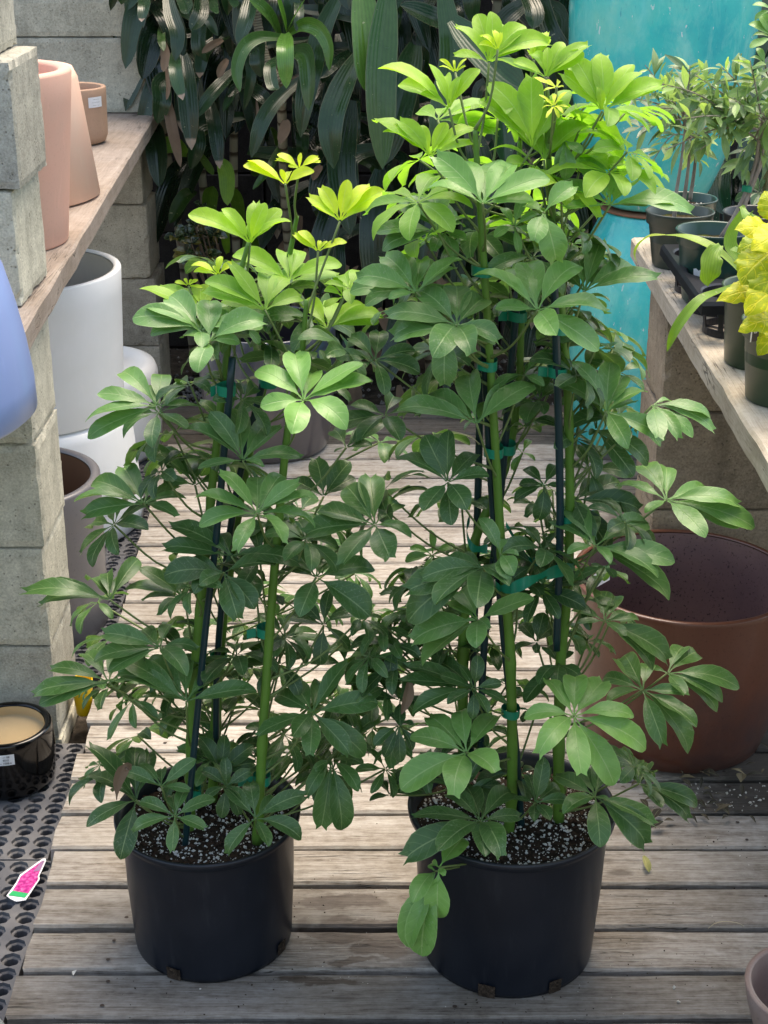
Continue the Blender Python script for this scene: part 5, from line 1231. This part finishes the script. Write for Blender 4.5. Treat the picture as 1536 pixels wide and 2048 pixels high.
for i in range(110):  # unseen leaves above the frame, added to keep sky light off the hedge
    px = rg.uniform(320, 1560); py = rg.uniform(-620, -110); Y = rg.uniform(4.25, 5.0)
    Lp = rg.uniform(120, 230); a = rg.gauss(0, .6); rnd.seed(i + 3000)
    mb = L1 if px < 480 else (L2 if px < 680 else (L3 if px < 1200 else L4))
    S7(mb, [(px, py), (px + Lp * .4 * math.sin(a) * 1.5, py + Lp * .3), (px + Lp * math.sin(a), py + Lp)], Y, rg.uniform(34, 58), rg.uniform(0, .4), 0, None)
for i in range(90):
    px = rg.uniform(290, 1180); py = rg.uniform(-140, 330 if px < 640 else 560); Y = rg.uniform(4.5, 4.75)
    if 300 < px < 600 and py > 90 and rg.random() < .85: continue
    rnd.seed(i + 5000); a = rg.gauss(0, .75); Lp = rg.uniform(70, 170); w_ = rg.uniform(20, 42)
    mb = L1 if px < 480 else (L2 if px < 680 else L3)
    S7(mb, [(px, py), (px + Lp * .5 * math.sin(a) * 1.7, py - Lp * .05 + Lp * .2), (px + Lp * .9 * math.sin(a), py + Lp * .55), (px + Lp * math.sin(a), py + Lp)], Y, w_, rg.uniform(.05, .45), 1 if rg.random() < .2 else 0, None, dys=[0, -.08, -.12, -.12])
for i in range(24):
    rnd.seed(i + 900); px = rg.uniform(1440, 1560); py = rg.uniform(-60, 420); a = rg.gauss(0, .4)
    S7(L4, [(px, py), (px + 30 * math.sin(a), py + 60), (px + 130 * math.sin(a), py + 140)], rg.uniform(4.7, 5.0), rg.uniform(28, 46), rg.uniform(0, .25), 0, None)
# dry brown leaves hanging among them
DM1, DM2 = MB(), MB()
for pts, wd in [([(150, 270), (165, 370), (150, 460)], 60), ([(530, 255), (460, 290), (395, 340)], 45), ([(560, 380), (520, 440), (500, 500)], 50), ([(930, 770), (930, 840), (895, 920)], 80), ([(170, 620), (200, 800), (260, 1070)], 70), ([(165, 420), (180, 560), (170, 640)], 26), ([(1160, 1060), (1130, 1100), (1105, 1155)], 50), ([(1340, 1010), (1290, 1030), (1255, 1075)], 45), ([(240, 470), (255, 560), (280, 645)], 50), ([(745, 640), (755, 720), (750, 780)], 20), ([(1330, 1700), (1290, 1800), (1260, 1870)], 50), ([(1200, 1850), (1330, 1760), (1400, 1700)], 30)]:
    S7(DM1 if pts[0][0] < 700 else DM2, pts, 4.5, wd, .3, 0, dys=[0, -.03, -.05])
for i in range(36):
    rnd.seed(i + 500); px = rg.uniform(560, 980); py = rg.uniform(430, 800); a = rg.gauss(0, .8)
    S7(DM2, [(px, py), (px + 25 * math.sin(a), py + 40), (px + 90 * math.sin(a), py + 80)], rg.uniform(4.45, 4.9), rg.uniform(12, 30), .3, 0, None, dys=[0, -.02, -.03])
for lm, dd, dm in ((L1, d1, DM1), (L2, d2, None), (L3, d3, DM2), (L4, d4, None)):
    obj('foliage', lm, M['leafD'], dd)
    if dm: obj('dry_leaves', dm, M['dead'], dd)
CANE = NT('ringed_cane'); sepc = COLM and CANE.attr('v'); rgn = CANE.math('FRACT', CANE.math('MULTIPLY', sepc, 26.0)); CANE.bump(CANE.step(rgn, .0, .25), .8, .004)
CANE = CANE.done(CANE.mix(CANE.step(rgn, .68, .85), (.38, .34, .25), (.10, .075, .05)), .8, .2)
cp = spline([atY(*Z7(740, 60), 4.5), atY(*Z7(758, 180), 4.5), atY(*Z7(790, 320), 4.48), atY(*Z7(825, 425), 4.46), atY(*Z7(900, 520), 4.44)], 70)
obj('cane', tube(cp, lambda t: .0125 * (1 + .12 * (1 if (t * 26) % 1 > .7 else 0)), n=10), CANE, d2)
cp2 = spline([Vector((-.25, 4.8, -.07)), Vector((-.3, 4.75, .4)), atY(*Z7(900, 520), 4.5)], 50); obj('cane', tube(cp2, .014, n=8), CANE, d2)
for dd, x in ((d1, -.62), (d3, .15), (d4, 1.2)):
    for q in range(3):
        cpq = spline([Vector((x + q * .08, dd.location.y, -.07)), Vector((x + q * .1 - .05, 4.85, .6)), Vector((x + q * .18 - .15, 4.8, 1.35))], 50); obj('cane', tube(cpq, .013, n=8), CANE, dd)
# broad pleated bright leaves low down
pg = thing('palm_grass', (-.52, 4.85, -.07), 'clump of broad pleated lime-green leaves low in front of the dark wall', 'plant')
LP = MB()
for pts, Y, wd, tn in [([(300, 985), (200, 925), (80, 965)], 4.7, 100, .8), ([(520, 1030), (560, 1130), (560, 1315)], 4.6, 105, .78), ([(400, 800), (440, 880), (420, 960)], 4.85, 80, .45), ([(440, 1420), (450, 1260), (470, 1190)], 4.75, 95, .5), ([(650, 1420), (620, 1260), (580, 1190)], 4.75, 90, .55),
        ([(350, 1220), (280, 1270), (190, 1430)], 4.75, 95, .25), ([(560, 1620), (540, 1500), (545, 1400)], 4.6, 60, .7), ([(740, 1640), (740, 1540), (700, 1440)], 4.65, 55, .4), ([(830, 820), (850, 930), (720, 1010)], 4.85, 90, .5), ([(500, 330), (560, 300), (610, 350)], 4.8, 50, .55), ([(380, 980), (430, 1060), (470, 1120)], 4.7, 50, .5), ([(720, 1090), (760, 1120), (820, 1080)], 4.8, 60, .5)]:
    rnd.seed(int(wd * tn * 100)); S7(LP, pts, Y, wd, tn, 0, dys=[0, -.04, -.06])
obj('foliage', LP, mat_leaf('pleated_leaf', (.01, .03, .008), (.04, .10, .012), (.17, .33, .03), .3, .35, ribs=True), pg)
tube(spline([Vector((-.52, 4.85, -.07)), Vector((-.48, 4.82, .2)), Vector((-.42, 4.8, .45))], 10), .008, (sb := MB()), n=7); obj('stem', sb, M['stemM'], pg)
# small glossy shrub
sh = thing('glossy_shrub', (-.46, 4.7, -.07), 'small shrub with round glossy dark leaves and reddish tips beside the left umbrella plant top', 'shrub')
LS = MB(); TS = MB(); rg = random.Random(3)
base = Vector((-.46, 4.7, -.07))
for (hx, hy) in [(230, 1520), (290, 1490), (350, 1440), (390, 1330), (430, 1400), (330, 1560), (420, 1580), (480, 1500), (500, 1560), (440, 1640), (300, 1620), (360, 1500), (400, 1500), (470, 1450), (310, 1680), (380, 1700), (1200, 1850), (1150, 1880), (1230, 1800)]:
    p = atY(*Z7(hx, hy), 4.55 + rg.uniform(-.05, .1)); tube(spline([base + Vector((rg.uniform(-.03, .03), 0, .1)), base.lerp(p, .6) + Vector((0, .03, 0)), p], 10), .0025, TS, n=5)
    for k in range(7):
        d = Vector((rg.gauss(0, 1), rg.gauss(-.3, .7), rg.gauss(.1, .7))).normalized(); rnd.seed(rg.random())
        leaflet(LS, p, p + d * rg.uniform(.03, .045), Vector((0, -.8, .8)), .33, rg.choice((.05, .15, .3, .85)), prof=LANC, arch=.1, fold=.3)
obj('foliage', LS, mat_leaf('glossy_small_leaf', (.012, .028, .018), (.05, .08, .02), (.22, .15, .03), .08, .15, .0, spec=.8), sh); obj('stem', TS, M['dead'], sh)
# ================================================================ SMALL THINGS
# plant tag on the mat
tgr = thing('plant_tag', (-.56, 1.96, -.03), 'pointed white plant tag with magenta flower picture and green band, lying on the rubber mat', 'plant tag')
def onplane(px, py, z): return atY(px, py, gY(py, z)) if False else (CAMP + ray(px, py) * ((z - H) / ray(px, py).z))
def tagpoly(name, pxs, z, mat, th=.0008):
    pts = [onplane(x / 4.654, 1380 + y / 4.654, z) for x, y in pxs]; n = len(pts)
    mb = MB(); mb.add(pts + [p - Vector((0, 0, th)) for p in pts], [tuple(range(n))[::-1], tuple(range(n, 2 * n))] + [(i, (i+1) % n, (i+1) % n + n, i + n) for i in range(n)])
    return obj(name, mb, mat, tgr, smooth=False)
tagpoly('card', [(395, 1570), (425, 1565), (430, 1590), (365, 1730), (370, 1760), (240, 1955), (150, 1968), (100, 1945), (60, 1915), (150, 1790), (185, 1720)][::1], -.0305, LBL)
PK = NT('magenta_print'); n_ = PK.noise(PK.coord(), 160, 3, .6); PK = PK.done(PK.ramp(n_, [(.35, (.3, .01, .14)), (.5, (.55, .03, .26)), (.68, (.68, .18, .4))]), .3)
tagpoly('picture', [(392, 1590), (412, 1592), (350, 1732), (355, 1760), (262, 1893), (118, 1868), (160, 1800), (195, 1732)], -.0299, PK)
tagpoly('picture_top', [(392, 1588), (414, 1588), (375, 1680), (310, 1690)], -.0297, mat_plain('mauve_print', (.3, .17, .3), .3))
tagpoly('green_band', [(118, 1868), (262, 1893), (232, 1930), (78, 1908)], -.0297, mat_plain('green_print', (.02, .45, .15), .3))
# fallen leaf, straw, crumbs on the boards
fl = MB(); rnd.seed(4)
Pf = [onplane(1287, 1712, .014), onplane(1292, 1728, .012), onplane(1298, 1745, .004)]
strap(fl, Pf, .012, (0, -.2, 1), .6, 0, n=10, fold=1.2)
tag(obj('fallen_leaf', fl, mat_leaf('withered_leaf', (.2, .2, .08), (.38, .36, .15), (.42, .4, .2), .1, .6, ribs=True)), 'curled yellowish dead leaf lying on the boards right of the taller plant', 'leaf')
sm = tube(spline([onplane(1416, 1857, .001), onplane(1430, 1847, .012), onplane(1450, 1843, .016), onplane(1475, 1846, .01), onplane(1488, 1852, .001)], 20), .0005, n=5)
tag(obj('straw', sm, mat_plain('straw', (.5, .42, .28), .7)), 'thin pale arched straw lying on the boards near the lower right', 'straw')
cr = MB(); cr.smooth = False; rg = random.Random(9)
def chip(px, py, s, z=.002):
    p = onplane(px, py, z); M3 = Matrix.Rotation(rg.random() * 6, 3, 'Z') @ Matrix.Rotation(rg.random() * 3, 3, 'X')
    cr.add([p + M3 @ (Vector(v) * s * rg.uniform(.5, 1.2)) for v in ((1,0,0), (-1,0,0), (0,1,0), (0,-1,0), (0,0,.6), (0,0,-.6))], [(0,2,4), (2,1,4), (1,3,4), (3,0,4), (2,0,5), (1,2,5), (3,1,5), (0,3,5)])
for (x, y, s) in [(1356, 2003, .004), (1348, 1975, .004), (1498, 1730, .002), (1480, 1712, .002), (147, 1945, .006), (400, 1978, .002), (1359, 1583, .003), (1345, 1594, .002), (1440, 1600, .003), (1480, 1590, .004), (1500, 1605, .004), (1520, 1600, .005), (1460, 1612, .003)]: chip(x, y, s)
for i in range(120): chip(rg.uniform(560, 1530), rg.uniform(1560, 2040), rg.uniform(.0006, .0014))
for i in range(90): chip(rg.uniform(1290, 1536), rg.uniform(1565, 1622), rg.uniform(.001, .0028))
db = MB(); db.smooth = False; cr_keep = cr; cr = db
for i in range(420):
    cx_, cy_ = rg.choice([(427, 1985), (1012, 2005), (900, 1760), (700, 1800), (1250, 1900), (1300, 1680)]); chip(min(1530, max(60, rg.gauss(cx_, 150))), min(2045, max(1560, rg.gauss(cy_, 50))), .0006 + .0018 * rg.random() ** 2, .0012)
tag(obj('spilled_soil', db, M['soil']), kind='stuff'); cr = cr_keep
tag(obj('crumbs', cr, mat_plain('pale_crumbs', (.55, .52, .46), .8)), kind='stuff')
# litter: dark leaf bits on the boards beside the red-brown pot
lb = MB(); rg = random.Random(19)
for i in range(170):
    x = rg.uniform(.36, 1.0); y = rg.uniform(2.17, 2.34) if i % 3 else rg.uniform(2.15, 2.9); p = Vector((x, y, .004 + rg.random() * .006)); a = rg.random() * 6.28; L = rg.uniform(.008, .035); rnd.seed(i)
    leaflet(lb, p, p + Vector((math.cos(a) * L, math.sin(a) * L, rg.uniform(-.003, .008))), UPC, rg.uniform(.08, .3), rg.random(), prof=LANC, arch=.1, fold=.3)
tag(obj('leaf_litter', lb, mat_leaf('litter_leaf', (.02, .014, .01), (.08, .055, .035), (.3, .22, .13), .05, .7, .0), None), kind='stuff')
# gravel at the back left and under the mats
gv = MB(); gv.smooth = False; rg = random.Random(29)
for i in range(1500):
    if i % 2: x, y = rg.uniform(-.75, 1.0), rg.uniform(4.3, 5.1)
    else: x, y = rg.uniform(-.72, -.45), rg.uniform(4.25, 4.7)
    s = rg.uniform(.004, .013); p = Vector((x, y, -.07 + s * .4 + rg.random() * .02)); M3 = Matrix.Rotation(rg.random() * 6, 3, 'Z') @ Matrix.Rotation(rg.random() * 3, 3, 'X')
    gv.add([p + M3 @ (Vector(v) * s * rg.uniform(.6, 1.1)) for v in ((1,0,0), (-1,0,0), (0,1,0), (0,-1,0), (0,0,.7), (0,0,-.7))], [(0,2,4), (2,1,4), (1,3,4), (3,0,4), (2,0,5), (1,2,5), (3,1,5), (0,3,5)], rid=rg.random())
tag(obj('gravel', gv, mat_concrete('grey_gravel', (.09, .085, .08), (.30, .28, .26))), kind='stuff')
